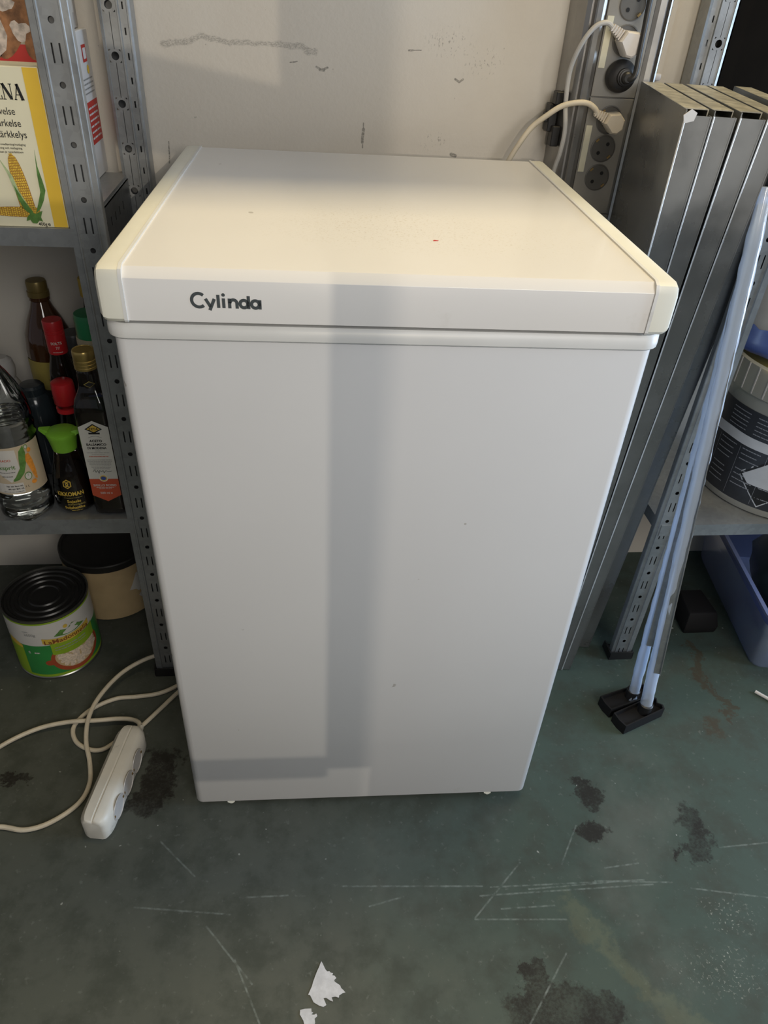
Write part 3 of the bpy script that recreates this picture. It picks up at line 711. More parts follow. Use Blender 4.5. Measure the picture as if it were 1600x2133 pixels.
# ------------------------------------------------------------------ goods in the right rack
bx, by = .842, .438
bk = thing('bucket', 'clear plastic bucket of yellowish sauce with a black label on the rack shelf', 'bucket', (bx, by, .357))
MB().lathe([(.136, .357), (.143, .359), (.1445, .366), (.1490, .575), (.1530, .577), (.1530, .628), (.1500, .632), (.1470, .628), (.1470, .580), (.142, .366)], (bx, by), 72, cap0=True, cap1=False).build('shell', M['bucket'], bk, ang=25)
MB().lathe([(.138, .363), (.141, .37), (.1445, .560), (.02, .564)], (bx, by), 56).build('contents', M['mayo'], bk)
ld = MB().lathe([(.1465, .606), (.1465, .618), (.144, .622), (.138, .6225), (.136, .612), (.01, .612)], (bx, by), 56, cap0=False).build('bucket_lid', M['mayo'], bk)
b = MB(); n = 40
for i in range(n):
    if i % 1 == 0:
        a = 2 * PI * i / n; Mx = Matrix.Translation((bx, by, 0)) @ Matrix.Rotation(a, 4, 'Z'); b.box(.1528, .1545, -.0010, .0010, .579, .627, M=Mx)
b.box(0, 0, 0, 0, 0, 0)
rb = b.build('rim_ribs', M['milky'], bk, smooth=False); rb['kind'] = 'stuff'
def band(parent, name, m, cx, cy, r0, r1, z0, z1, a0, a1, n=40, wave=0.0):
    b = MB(); vs = []
    for i in range(n + 1):
        a = math.radians(a0 + (a1 - a0) * i / n); wv = wave * math.sin(i * .9) * (.6 + .4 * math.sin(i * .31))
        vs += [(cx + r0 * math.cos(a), cy + r0 * math.sin(a), z0 + wv), (cx + r1 * math.cos(a), cy + r1 * math.sin(a), z1 + wv)]
    b.add(vs, [(2 * i, 2 * i + 2, 2 * i + 3, 2 * i + 1) for i in range(n)]); return b.build(name, m, parent)
lb = band(bk, 'label', M['bucket_label'], bx, by, .1450, .1477, .372, .485, 150, 350)
band(bk, 'label_white_band', M['bucket_white'], bx, by, .1479, .1481, .484, .503, 150, 350, wave=.0012)
lb2 = band(bk, 'upper_label', M['bucket_label'], bx, by, .1480, .1490, .502, .552, 150, 350)
def cone(cx, cy, z0, r0, r1, h, a0, e=.0004):
    def f(u, v):
        r = r0 + (r1 - r0) * v / h + e; a = math.radians(a0) + u / r; return Vector((cx + r * math.cos(a), cy + r * math.sin(a), z0 + v))
    return curved(f)
f = cone(bx, by, .372, .1450, .1477, .113, 215); b = MB()
for col in range(4):
    u0 = -.075 + col * .052
    for k in range(9):
        if (col + k) % 5 == 4: continue
        fine_lines(b, f, u0, u0 + random.uniform(.030, .042), .104 - k * .0105, .0018, 0, 6)
for k in range(3): rect(b, f, -.08 + k * .052, -.0794 + k * .052, .004, .108)
b.build('label_print', M['silver_ink'], lb, smooth=False)
f = cone(bx, by, .502, .1480, .1490, .050, 215); b = MB()
for k in range(5):
    for c_ in range(3): fine_lines(b, f, -.07 + c_ * .055, -.03 + c_ * .055, .040 - k * .008, .0016, 0, 6)
b.build('label_print', M['silver_ink'], lb2, smooth=False)
f = cone(bx, by, .385, .1455, .1477, .100, 230, .0008); b = MB()
def tilt_sq(s): return [(-s, 0), (0, -s * 1.05), (s, 0), (0, s * 1.05)]
gon(b, f, tilt_sq(.053), 1)
def fo(g, dy=0.0): return curved(lambda u, v: g(u, v) + Vector(((g(u, v) - Vector((bx, by, g(u, v).z))).normalized() * .0004)))
f2 = fo(f); gon(b, f2, tilt_sq(.050), 0)
f3 = fo(f2); gon(b, f3, [(-.045, .0), (-.030, -.014), (.030, -.014), (.045, 0), (0, .046)], 1)
b.v = [(x, y, z + .045) for x, y, z in b.v]
b.build('hazard_diamond', [M['black_ink'], M['bucket_white']], lb, smooth=False)
rl = thing('paper_roll', 'big white roll in blue plastic film on top of the sauce bucket', 'roll', (.80, .49, .633))
MB().lathe([(.02, 0.6445), (.086, 0.6445), (.098, 0.6505), (.104, 0.6645), (.105, .93), (.02, .93)], (.80, .49), 48).build('roll_body', M['white_roll'], rl, ang=50)
random.seed(11)
b = MB(); R = []
for r, z in ((.05, 0.6330), (.104, 0.6330), (.116, 0.6355), (.121, 0.6455), (.116, 0.6585), (.1105, 0.6705), (.1080, 0.6785)):
    R.append([(.80 + (r + random.uniform(-.004, .003)) * math.cos(2 * PI * i / 40), .49 + (r + random.uniform(-.004, .003)) * math.sin(2 * PI * i / 40), z + (random.uniform(-.003, .003) if z > .655 else 0)) for i in range(40)])
b.loft(R, 0, True, False).build('blue_film', M['blue_film'], rl, ang=60)
# tub under the shelf
Y8 = -.1405
tb = thing('storage_tub', 'bluish translucent plastic storage tub on the floor under the rack', 'tub', (.849, .2625, 0), Y8)
def tubring(d, z, r=.02):
    x0, x1, y0, y1 = -d, .42 + d, -d, .37 + d; p = []
    for cx, cy, a in ((x0 + r, y0 + r, 180), (x1 - r, y0 + r, 270), (x1 - r, y1 - r, 0), (x0 + r, y1 - r, 90)):
        p += [(cx + r * math.cos(math.radians(a + 15 * i)), cy + r * math.sin(math.radians(a + 15 * i)), z) for i in range(7)]
    return p
b = MB(); b.loft([tubring(.0, 0), tubring(.003, .008), tubring(.014, .106), tubring(.021, .110), tubring(.030, .170), tubring(.040, .172), tubring(.040, .166), tubring(.036, .165), tubring(.033, .169), tubring(.019, .112), tubring(.011, .108), tubring(-.002, .004)], 0, True, True).build('tub_shell', M['tub'], tb, local=True, ang=30)
random.seed(4)
bm_ = MB(); R = []
for k in range(12):
    th = PI * k / 11; R.append([(1.055 + (.155 * math.sin(th) + random.uniform(-.008, .008)) * math.cos(2 * PI * i / 26), .425 + (.135 * math.sin(th) + random.uniform(-.008, .008)) * math.sin(2 * PI * i / 26), .118 - .112 * math.cos(th)) for i in range(26)])
gb = bm_.loft(R).build('plastic_bag', M['bag_dark'], ang=70); tag(gb, 'dark green stuffed plastic bag lying in the bluish tub', 'bag')
bl = MB().loft([[(.738, .362, 0), (.812, .362, 0), (.802, .445, 0), (.742, .445, 0)], [(.736, .360, .02), (.814, .360, .02), (.803, .447, .02), (.741, .447, .02)], [(.743, .372, .052), (.808, .372, .052), (.798, .440, .060), (.746, .440, .060)]]).build('rubber_block', M['rubber'], bevel=.004)
tag(bl, 'black rubber block on the floor under the rack shelf', 'block')
cs = MB().tube(spline([(.8178, .1935, .004), (.830, .180, .004), (.86, .150, .004), (.93, .10, .004)]), .0035, 8).build('cable_end', M['plug_white']); tag(cs, 'short end of white cable lying on the floor by the tub', 'cable')

# ------------------------------------------------------------------ power strip and cords on the floor
ps_dir = math.atan2(.165, .028)
ps = thing('power_strip', 'grimy cream three-way power strip lying on its side by the freezer', 'power strip', (-.4315, -.0345, 0), ps_dir)
L, wd, ht = .182, .0240, .050
b = MB(); R = []
N = 10
def sec_at(k):
    h, w_ = ht, wd
    s = [(-w_, .006), (-w_ + .004, .0005), (w_ - .004, .0005), (w_, .006), (w_, h - .012), (w_ - .005, h - .003), (w_ - .010, h), (.002, h + .0006), (.0004, h - .001), (-.0004, h - .001), (-.002, h + .0006), (-w_ + .008, h), (-w_, h - .010)]
    return s
prof = [(-.004, .50), (-.003, .68), (0, .82), (.005, .92), (.012, .98), (.022, 1.0), (L - .022, 1.0), (L - .012, .95), (L - .005, .84), (L, .62)]
for u, k in prof:
    R.append([(u, -(v * k), ht / 2 + (z - ht / 2) * (k * .5 + .5) if z > ht * .5 else max(.0005, z * (k * .4 + .6))) for v, z in sec_at(k)])
# local frame: x along the strip, +y to its left; the socket side looks to the freezer (-y)
b.loft(R).build('housing', M['strip'], ps, local=True, ang=40)
for i, u in enumerate((.040, .083, .126)):
    n = 30; bb = MB(); rr_ = [(.0212, 0.0002), (.0207, .0012), (.0202, .0012), (.0198, -.0001)]
    bb.loft([[(u + r * math.cos(2 * PI * j / n), -(wd + d), .0250 + r * 1.0 * math.sin(2 * PI * j / n)) for j in range(n)] for r, d in rr_], 0, False, False)
    bb.poly([(u + .0198 * math.cos(2 * PI * j / n), -(wd + .0002), .0250 + .0198 * math.sin(2 * PI * j / n)) for j in range(n)])
    so = bb.build('socket', M['strip_face'], ps, local=True, ang=30)
    for s in (-1, 1):
        e = MB(); e.box(u + s * .0185 - .0018, u + s * .0185 + .0018, -(wd + .0014), -(wd + .0002), .0250 - .002, .0250 + .002)
        e.build('earth_clip', M['brass'], so, local=True, smooth=False)
MB().tube([(L - .002, -.006, .023), (L + .006, -.006, .023), (L + .016, -.006, .022)], .0062, 12, rf=lambda t: .0072 - .0022 * t).build('strain_relief', M['strip'], ps, local=True)
inv = Matrix.Translation((-.4315, -.0345, 0)) @ Matrix.Rotation(ps_dir, 4, 'Z'); inv = inv.inverted()
pts = [(-.3945, .1555, .022), (-.3985, .1700, .020), (-.4150, .1830, .014), (-.4420, .1870, .0125), (-.478, .1850, .0130), (-.528, .1840, .0130), (-.584, .1740, .008), (-.640, .1400, .004), (-.700, .07, .004), (-.71, .01, .004), (-.66, -.015, .004), (-.592, -.010, .004), (-.548, -.018, .004), (-.510, -.007, .004), (-.474, .024, .004), (-.464, .060, .005), (-.472, .100, .008),
       (-.486, .140, .0135), (-.490, .185, .0218), (-.481, .236, .020), (-.453, .288, .020), (-.414, .318, .024), (-.375, .330, .028), (-.350, .335, .028), (-.318, .36, .02)]
MB().tube([inv @ p for p in spline(pts, 8)], .0040, 10).build('cord', M['cable'], ps, local=True)
o = thing('loose_cable', 'loose loop of cream cord on the floor between beans can and freezer', 'cord', (-.44, .19, 0))
pts = [(-.300, .300, .0042), (-.345, .2660, .0042), (-.378, .249, .0042), (-.418, .2435, .0042), (-.457, .2400, .0042), (-.497, .2165, .0042), (-.518, .181, .0042), (-.508, .149, .0042), (-.482, .130, .0042), (-.456, .1280, .0042), (-.431, .1480, .0042), (-.401, .170, .0042), (-.368, .213, .0042), (-.336, .256, .0042), (-.298, .295, .0042)]
MB().tube(spline(pts, 8), .0040, 10).build('cord', M['cable'], o)
def scrap(pts, label):
    z0 = .0004; b = MB(); b.prism(pts, 0, .0008, lambda u, v, h: (u, v, z0 + h))
    o = b.build('paper_scrap', M['paper'], smooth=False); tag(o, label, 'paper', 'torn paper on the floor')
from_px = lambda L, ox, oy, k: [(ox + (u) * k, oy - (v) * k) for u, v in L]
P1 = [(670, 200), (700, 250), (760, 390), (800, 440), (850, 440), (880, 475), (930, 490), (910, 535), (960, 545), (1000, 600), (950, 640), (960, 680), (1080, 770), (1100, 830), (1150, 880), (1190, 930), (1130, 940), (1050, 980), (1040, 1030), (960, 1000), (880, 1010), (910, 1100), (840, 1070), (760, 1010), (700, 1010), (760, 1160), (690, 1195), (600, 1160), (480, 1080), (410, 930), (365, 910), (450, 740), (480, 640), (560, 440), (620, 320)]
scrap([(-.0773 + (u - 670) * .0000625 * 1.0, -.2456 - (v - 200) * .0000578) for u, v in P1], 'larger torn piece of white paper stuck on the green floor')
P2 = [(170, 1215), (280, 1200), (420, 1205), (425, 1280), (460, 1290), (420, 1330), (480, 1340), (530, 1320), (550, 1370), (490, 1420), (500, 1500), (470, 1600), (330, 1640), (270, 1560), (240, 1440), (165, 1310)]
scrap([(-.1075 + (u - 170) * .000061, -.3035 - (v - 1200) * .0000575) for u, v in P2], 'smaller torn piece of white paper at the near edge of the floor')

# ------------------------------------------------------------------ left rack, upper shelf
ZU = .8572
mz = thing('starch_box', 'cream and yellow carton of maize starch with corn cobs on the upper shelf', 'carton', (-.45, .32, ZU))
x0, x1, yf, yb, z0, z1 = -.5155, -.3884, .3030, .350, ZU, 1.0345
MB().box(x0, x1, yf, yb, z0, z1).build('carton', M['cream_card'], mz, bevel=.0008, seg=1)
f = flat((0, yf - .0003, 0)); b = MB(); rect(b, f, -.4058, x1 - .0006, z0 + .0006, z1 - .0006); b.build('yellow_stripe', M['yellow_card'], mz, smooth=False)
b = MB(); f = flat((0, yf - .0005, 0)); T = .0046
# serif capitals
def serifcap(ch, u, v, h, w):
    th, tn, s = h * .20, h * .055, h * .05
    R4 = lambda a, c, d, e: rect(b, f, u + a, u + c, v + d, v + e)
    if ch == 'E':
        R4(.12 * w, .12 * w + th, 0, h); R4(0, w, 0, tn); R4(0, w, h - tn, h); R4(.12 * w, .75 * w, h * .48, h * .48 + tn); R4(w - tn, w, 0, h * .26); R4(w - tn, w, h * .74, h); R4(.72 * w, .72 * w + tn, h * .36, h * .64)
    elif ch == 'N':
        R4(.12 * w, .12 * w + tn, 0, h); R4(.82 * w, .82 * w + tn, 0, h); stroke(b, f, [(u + .16 * w, v + h), (u + .80 * w, v + h * .04)], th * .95); R4(0, .30 * w, 0, tn); R4(0, .22 * w, h - tn, h); R4(.70 * w, w, h - tn, h)
    elif ch == 'A':
        stroke(b, f, [(u + .10 * w, v), (u + .50 * w, v + h)], tn * 1.2); stroke(b, f, [(u + .46 * w, v + h), (u + .84 * w, v)], th); R4(.24 * w, .70 * w, h * .30, h * .30 + tn); R4(0, .26 * w, 0, tn); R4(.64 * w, w, 0, tn)
    elif ch == 'M':
        R4(.08 * w, .08 * w + tn, 0, h); R4(.78 * w, .78 * w + th, 0, h); stroke(b, f, [(u + .10 * w, v + h), (u + .46 * w, v)], th); stroke(b, f, [(u + .46 * w, v), (u + .80 * w, v + h)], tn)
    elif ch == 'I': R4(.3 * w, .3 * w + th, 0, h); R4(0, w, 0, tn); R4(0, w, h - tn, h)
    elif ch == 'Z': R4(0, w, 0, tn); R4(0, w, h - tn, h); stroke(b, f, [(u + .12 * w, v + tn), (u + .88 * w, v + h - tn)], th)
u = -.4095
for ch, w_ in zip('ANEZIAM', (.0110, .0120, .0098, .0096, .0062, .0110, .0140)):
    u -= w_; serifcap(ch, u, 1.0005, .0165, w_); u -= .0006
for s, u_, v_ in (('Majsstivelse', -.4235, .9850), ('Majsst\u00e4rkelse', -.4198, .9725), ('Maissit\u00e4rkkelys', -.4158, .9605)):
    text(b, s, f, u_, v_, .0080, 'R', .004, sx=.84)
for s, u_, v_ in (('til madlavning/matlaging', -.4196, .9520), ('till bakning och matlagning', -.4243, .9480), ('leivontaan ja ruoanlaittoon', -.4240, .9437)):
    text(b, s, f, u_, v_, .0024, 'R', .01)
text(b, '400g', f, -.4140, .8592, .0044, 'R', .012, sx=.9); text(b, 'e', f, -.4130, .8592, .0050, 'L', .012)
b.build('carton_print', M['black_ink'], mz, smooth=False)
b = MB(); f = flat((0, yf - .0004, 0))
def cob(c, a, Lc, wc, rows):
    ca, sa = math.cos(a), math.sin(a)
    g = lambda u, v: f(c[0] + u * ca - v * sa, c[1] + u * sa + v * ca)
    def half(u): return wc * (1 - max(0, (u / Lc)) ** 3.2) ** .5 * (1 if u > 0 else 1)
    pts = [(Lc * i / 12, half(Lc * i / 12)) for i in range(13)]; gon(b, g, pts + [(p, -q) for p, q in reversed(pts[:-1])], 1)
    g2 = lambda u, v: g(u, v) + Vector((0, -.0002, 0))
    for i in range(22):
        u = Lc * (i + .5) / 22; hw = half(u) * .95
        for j in range(rows):
            v = -hw + 2 * hw * (j + .5) / rows + (.0003 if i % 2 else -.0003)
            oval(b, g2, u, v, Lc / 22 * .44, hw / rows * .86, 0, 6)
cob((-.4330, .8800), math.radians(96), .064, .0090, 7); cob((-.4270, .8755), math.radians(180), .060, .0062, 5); cob((-.4270, .8755), math.radians(0), .008, .0060, 5)
gl_ = flat((0, yf - .0008, 0))
LN = [0]
def leaf(pts, mi): LN[0] += 1; gon(b, flat((0, yf - .0006 - .0003 * LN[0], 0)), pts, mi)
leaf([(-.4105, .9490), (-.4112, .9300), (-.4085, .9120), (-.4075, .9020), (-.4120, .8900), (-.4180, .8800), (-.4250, .8740), (-.4200, .8850), (-.4140, .9000), (-.4135, .9200)], 2)
leaf([(-.4545, .9380), (-.4480, .9200), (-.4440, .9000), (-.4400, .8860), (-.4330, .8760), (-.4270, .8720), (-.4330, .8860), (-.4390, .9000), (-.4430, .9180)], 3)
leaf([(-.4440, .9080), (-.4420, .8900), (-.4370, .8780), (-.4270, .8700), (-.4280, .8770), (-.4360, .8900)], 2)
leaf([(-.4360, .8700), (-.4380, .8650), (-.4330, .8665), (-.4310, .8625), (-.4260, .8620), (-.4220, .8660), (-.4180, .8645), (-.4195, .8700), (-.4160, .8780), (-.4250, .8740), (-.4300, .8755)], 2)
b.build('corn_picture', [M['corn_yellow'], M['corn_brown'], M['leaf_green'], M['leaf_pale']], mz, smooth=False)
f = flat((x1 + .0003, 0, 0), (0, 1, 0)); b = MB(); rect(b, f, yf + .001, yb - .001, z0 + .001, z1 - .001, 1)
f = flat((x1 + .0005, 0, 0), (0, 1, 0))
for i in range(40): rect(b, f, yf + .004 + random.uniform(0, .004), yf + random.uniform(.016, .036), z0 + .006 + i * .0040, z0 + .0078 + i * .0040)
b.build('side_print', [M['grey_ink'], M['white_card']], mz, smooth=False)

bb_ = thing('bread_mix_carton', 'red carton with a picture of bread loaves standing behind the starch box', 'carton', (-.47, .40, ZU))
xb1 = -.3740; yq = .372
MB().box(-.545, xb1, yq, .43, ZU, 1.20).build('carton', M['white_card'], bb_, bevel=.001, seg=1)
f = flat((0, yq - .0004, 0)); b = MB(); rect(b, f, -.544, xb1 - .001, ZU + .002, 1.050, 0); rect(b, f, -.544, xb1 - .001, 1.0502, 1.0545, 1); b.build('red_panel', [M['red_card'], M['cream_ring']], bb_, smooth=False)
b = MB(); rect(b, f, -.544, xb1 - .001, 1.0550, 1.198, 2); f = flat((0, yq - .0007, 0))
oval(b, f, -.470, 1.079, .022, .050, 0, 24, .35); oval(b, f, -.425, 1.082, .018, .052, 0, 24, -.42); oval(b, f, -.393, 1.066, .018, .036, 0, 24, -.55)
f = flat((0, yq - .0009, 0))
for cu, cv, r in ((-.420, 1.064, -.42), (-.431, 1.092, -.42), (-.397, 1.052, -.55), (-.389, 1.075, -.55), (-.468, 1.085, .35), (-.476, 1.060, .35)):
    oval(b, f, cu, cv, .010, .010, 1, 16, r, .35)
oval(b, f, -.447, 1.058, .010, .018, 1, 14, 0, .3)
b.build('bread_picture', [M['bread_crust'], M['bread_flour'], M['bread_shadow']], bb_, smooth=False)

wc = thing('carton', 'white carton with red print standing on the upper shelf near the wall', 'carton', (-.44, .60, ZU))
cx0, cx1, cy0, cy1, cz1 = -.490, -.4065, .565, .6385, 1.052
MB().box(cx0, cx1, cy0, cy1, ZU, cz1).build('box_body', M['white_card'], wc, bevel=.001, seg=1)
for mk, lo, hi, oc in ((lambda e: flat((cx1 + e, 0, 0), (0, 1, 0)), cy0 + .003, cy1 - .004, (cy0 + cy1) / 2 + .008), (lambda e: flat((0, cy0 - e, 0)), cx0 + .004, cx1 - .003, -.424)):
    b = MB(); ff = mk(.0004); mid = (lo + hi) / 2
    rect(b, ff, mid - .012, mid + .012, 1.012, 1.034, 0)
    ff = mk(.0007); rect(b, ff, mid - .008, mid + .008, 1.016, 1.030, 1)
    oval(b, ff, oc, 1.002, .006, .006, 2, 14)
    b.build('red_icon', [M['red_card'], M['white_card'], M['yellow_card']], wc, smooth=False)
    b = MB(); rect(b, mk(.0004), lo, hi, .905, .962, 0)
    for k in range(6): fine_lines(b, ff, lo + .005, hi - .006, .912 + k * .008, .0025, 1, 3)
    for k in range(4): fine_lines(b, ff, lo + .005, hi - .006, .972 + k * .006, .0018, 2, 4)
    b.build('carton_print', [M['red_card'], M['white_card'], M['grey_ink'], M['yellow_card']], wc, smooth=False)
w2 = thing('carton', 'small grey-white carton lying on top of the white carton', 'carton', (-.44, .60, cz1))
MB().box(-.478, -.415, .570, .632, cz1 + .0005, cz1 + .11).build('box_body', M['milky'], w2, bevel=.002, seg=2)
b = MB(); g = flat((-.4146, 0, 0), (0, 1, 0)); rect(b, g, .585, .615, cz1 + .02, cz1 + .09); b.build('pale_label', M['can_white'], w2, smooth=False)

# ------------------------------------------------------------------ left rack, bottle shelf
ZM = .3905
GR = 'bottles on the lower shelf'
def capped(name, label, c, prof, m, capprof, capm, capname='cap', n=36, ex=2.0, cat='bottle'):
    o = thing(name, label, cat, (c[0], c[1], ZM), 0, GR)
    MB().lathe(prof, c, n, ex=ex).build('bottle_body', m, o, ang=40)
    cp = MB().lathe(capprof, c, n).build(capname, capm, o, ang=30)
    return o, cp
# clear vinegar bottle
vc = (-.5495, .3285)
vb = thing('vinegar_bottle', 'clear ridged plastic bottle of vinegar with a leaf and carrot label', 'bottle', (vc[0], vc[1], ZM), 0, GR)
def vr(z, r): return r
prof = [(.028, ZM), (.036, ZM + .003), (.0415, ZM + .012), (.0415, ZM + .020), (.0400, ZM + .026), (.0418, ZM + .032), (.0418, ZM + .040), (.0402, ZM + .045), (.0418, ZM + .050), (.0405, .447), (.0405, .536), (.0418, .540), (.0402, .546), (.0418, .552), (.0418, .558), (.0400, .563), (.0418, .569), (.0410, .577), (.0395, .588), (.035, .604), (.028, .622), (.020, .640), (.0145, .652), (.0135, .665)]
b = MB(); R = []; n = 48
for r, z in prof:
    fl_ = .0022 * max(0, min(1, (z - .585) / .02)) * max(0, min(1, (.655 - z) / .02))
    pet = .0025 if z < ZM + .012 else 0
    R.append([(vc[0] + (r + fl_ * math.cos(12 * 2 * PI * i / n) + pet * math.cos(5 * 2 * PI * i / n)) * math.cos(2 * PI * i / n), vc[1] + (r + fl_ * math.cos(12 * 2 * PI * i / n) + pet * math.cos(5 * 2 * PI * i / n)) * math.sin(2 * PI * i / n), z) for i in range(n)])
b.loft(R).build('bottle_body', M['pet'], vb, ang=60)
MB().lathe([(.026, ZM + .0015), (.035, ZM + .005), (.0400, ZM + .013), (.0400, ZM + .020), (.0386, ZM + .026), (.0404, ZM + .032), (.0404, ZM + .040), (.0388, ZM + .045), (.0390, .447), (.0390, .560), (.0386, .570), (.002, .5705)], vc, 48).build('vinegar', M['vinegar'], vb, ang=60)
MB().lathe([(.0150, .660), (.0155, .663), (.0155, .678), (.0145, .680)], vc, 28).build('cap', M['milky'], vb)
lbv = band(vb, 'label', M['tan_label'], vc[0], vc[1], .0410, .0410, .449, .534, -200, 0, 40)
f = cyl(vc[0], vc[1], .0413, 0, -68); b = MB()
u0, u1 = -.043, .0035
gon(b, f, [(-.030, .530), (-.018, .530), (-.006, .530), (.0035, .529), (.0040, .500), (.0045, .497), (-.006, .480), (-.012, .472), (-.030, .490)], 0); rect(b, f, -.040, .0035, .452, .4700, 0, 6)
f = cyl(vc[0], vc[1], .0416, 0, -68)
gon(b, f, [(.0165, .5335), (.0085, .5250), (.0060, .5120), (.0045, .4960), (-.004, .4820), (-.0090, .4770), (-.0085, .4735), (.000, .4760), (.0090, .4860), (.0150, .5020), (.0180, .5200)], 1)
gon(b, f, [(.0165, .5160), (.0150, .5060), (.0195, .4880), (.0235, .4700), (.0275, .4680), (.0280, .4850), (.0260, .5050), (.0225, .5180)], 2)
oval(b, f, .0245, .5220, .0035, .0040, 2, 14); oval(b, f, .0135, .4790, .0058, .0072, 1, 20); oval(b, f, .0205, .5290, .0030, .0042, 1, 16); oval(b, f, .0205, .4660, .0045, .0040, 2, 14)
f = cyl(vc[0], vc[1], .0419, 0, -68); oval(b, f, .0135, .4790, .0046, .0058, 0, 20); stroke(b, f, [(.0105, .476), (.0135, .479), (.0135, .484)], .0012, 1); stroke(b, f, [(.0135, .479), (.0165, .4765)], .0012, 1); oval(b, f, .0205, .5290, .0020, .0030, 0, 14)
b.build('label_art', [M['can_white'], M['leaf_green'], M['orange_print']], lbv, smooth=False)
b = MB(); text(b, '\u00e4ttiksprit', f, -.0015, .4965, .0075, 'R', .014, mi=1); text(b, 'ELDORADO'[3:], f, -.0055, .5105, .0042, 'R', .01, mi=2); fine_lines(b, f, -.026, -.003, .4905, .0008, 0, 4); fine_lines(b, f, -.024, -.008, .4830, .0012, 0, 3)
text(b, 'har sin l\u00e4ng gd,', f, .0025, .4640, .0030, 'R', .02, mi=0); text(b, 'ett syr l\u00e5gt gd,', f, .0030, .4590, .0030, 'R', .02, mi=0); fine_lines(b, f, -.028, .002, .4545, .0006, 0, 6); text(b, '1 L', f, .0060, .4600, .0036, 'L', .01, mi=0)
b.build('label_print', [M['black_ink'], M['leaf_green'], M['label_red']], lbv, smooth=False)

# soy bottle with a green cap
kc = (-.4760, .3480)
kb = thing('soy_sauce_bottle', 'small clear soy sauce bottle with a bright green pouring cap', 'bottle', (kc[0], kc[1], ZM), 0, GR)
kp = [(.026, ZM), (.0310, ZM + .002), (.0330, ZM + .010), (.0330, ZM + .020), (.0320, .430), (.0290, .452), (.0245, .470), (.0205, .485), (.0180, .498), (.0170, .506)]
MB().lathe(kp, kc, 40, cap1=False).build('bottle_body', M['glass'], kb, ang=60)
MB().lathe([(.025, ZM + .001)] + [(r - .0012, z) for r, z in kp[1:5]] + [(.0283, .450), (.0262, .459), (.002, .4595)], kc, 40).build('soy_sauce', M['soy_liquid'], kb, ang=50)
MB().lathe([(.0175, .498), (.0185, .499), (.0205, .512), (.0225, .522), (.0240, .526), (.0238, .530), (.020, .532), (.006, .533)], kc, 32).build('cap', M['green_cap'], kb, ang=30)
for s in (-1, 1):
    b = MB(); b.loft([[(kc[0] + s * .018, kc[1] - .010, .523), (kc[0] + s * .018, kc[1] + .010, .523), (kc[0] + s * .018, kc[1] + .008, .534), (kc[0] + s * .018, kc[1] - .008, .534)], [(kc[0] + s * .033, kc[1] - .003, .532), (kc[0] + s * .033, kc[1] + .003, .532), (kc[0] + s * .033, kc[1] + .002, .536), (kc[0] + s * .033, kc[1] - .002, .536)]])
    b.build('spout', M['green_cap'], kb, ang=40)
def kcone(u, v):
    r = .0334 if v < .425 else .0334 - (v - .425) * .13; a = math.radians(-78) + u / .0334; return Vector((kc[0] + r * math.cos(a), kc[1] + r * math.sin(a), v))
b = MB(); hexp = [(.0080 * math.cos(math.radians(90 + 60 * i)), .0085 * math.sin(math.radians(90 + 60 * i))) for i in range(6)]
k2 = lambda u, v: kcone(u, v) + (kcone(u, v) - Vector((kc[0], kc[1], v))).normalized() * .0004
gon(b, kcone, [(-.007 + u, .4475 + v) for u, v in hexp], 0); gon(b, k2, [(-.007 + u * .76, .4475 + v * .76) for u, v in hexp], 1)
k3 = lambda u, v: kcone(u, v) + (kcone(u, v) - Vector((kc[0], kc[1], v))).normalized() * .0008
for p in ([(-.0105, .4510), (-.0035, .4510)], [(-.0105, .4440), (-.0035, .4440)], [(-.007, .4510), (-.0090, .4475), (-.007, .4440)], [(-.007, .4510), (-.005, .4475), (-.007, .4440)]): stroke(b, k3, p, .0014, 0)
text(b, 'KIKKOMAN', kcone, .0170, .4260, .0072, 'R', .030, mi=0, sx=.86); fine_lines(b, kcone, -.016, .014, .4215, .0008, 2, 6); text(b, 'Sojas\u00e5s', kcone, -.012, .4125, .0056, 'L', .02, mi=0); fine_lines(b, kcone, -.012, .016, .4090, .0008, 2, 6); fine_lines(b, kcone, -.012, .016, .4072, .0008, 2, 6)
text(b, 'Soijakastike', kcone, .014, .4005, .0050, 'R', .02, mi=0); fine_lines(b, kcone, -.008, .010, .3965, .0008, 0, 3)
b.build('gold_print', [M['label_yellow'], M['black_ink'], M['ochre_label']], kb, smooth=False)

# balsamic vinegar, square bottle
zc = (-.4140, .3385)
zb_ = thing('balsamic_bottle', 'tall square balsamic vinegar bottle with gold cap and pointed cream label', 'bottle', (zc[0], zc[1], ZM), 0, GR)
zp = [(.0245, ZM), (.0268, ZM + .003), (.0272, ZM + .012), (.0272, .572), (.0262, .586), (.0232, .599), (.0185, .608), (.0150, .616), (.0138, .624), (.0136, .640)]
MB().lathe(zp, zc, 48, ex=5.0, cap1=False).build('bottle_body', M['glass'], zb_, ang=60)
MB().lathe([(.0238, ZM + .001)] + [(r - .0012, z) for r, z in zp[1:3]] + [(.0260, .582), (.004, .5825)], zc, 48, ex=5.0).build('balsamic_vinegar', M['soy_liquid'], zb_, ang=50)
MB().lathe([(.0152, .606), (.0150, .6090), (.0146, .645), (.0140, .6465)], zc, 32).build('neck_sleeve', M['dark_glass'], zb_)
gp = [(.0160, .6450)]
for i in range(4): gp += [(.0164, .6455 + i * .0052), (.0164, .6488 + i * .0052), (.0156, .6496 + i * .0052), (.0156, .6503 + i * .0052)]
gp = gp[:13] + [(.0162, .662), (.0162, .672), (.0152, .6745), (.0135, .6750), (.0130, .6742), (.002, .6742)]
MB().lathe(gp, zc, 40).build('cap', M['gold_cap'], zb_, ang=30)
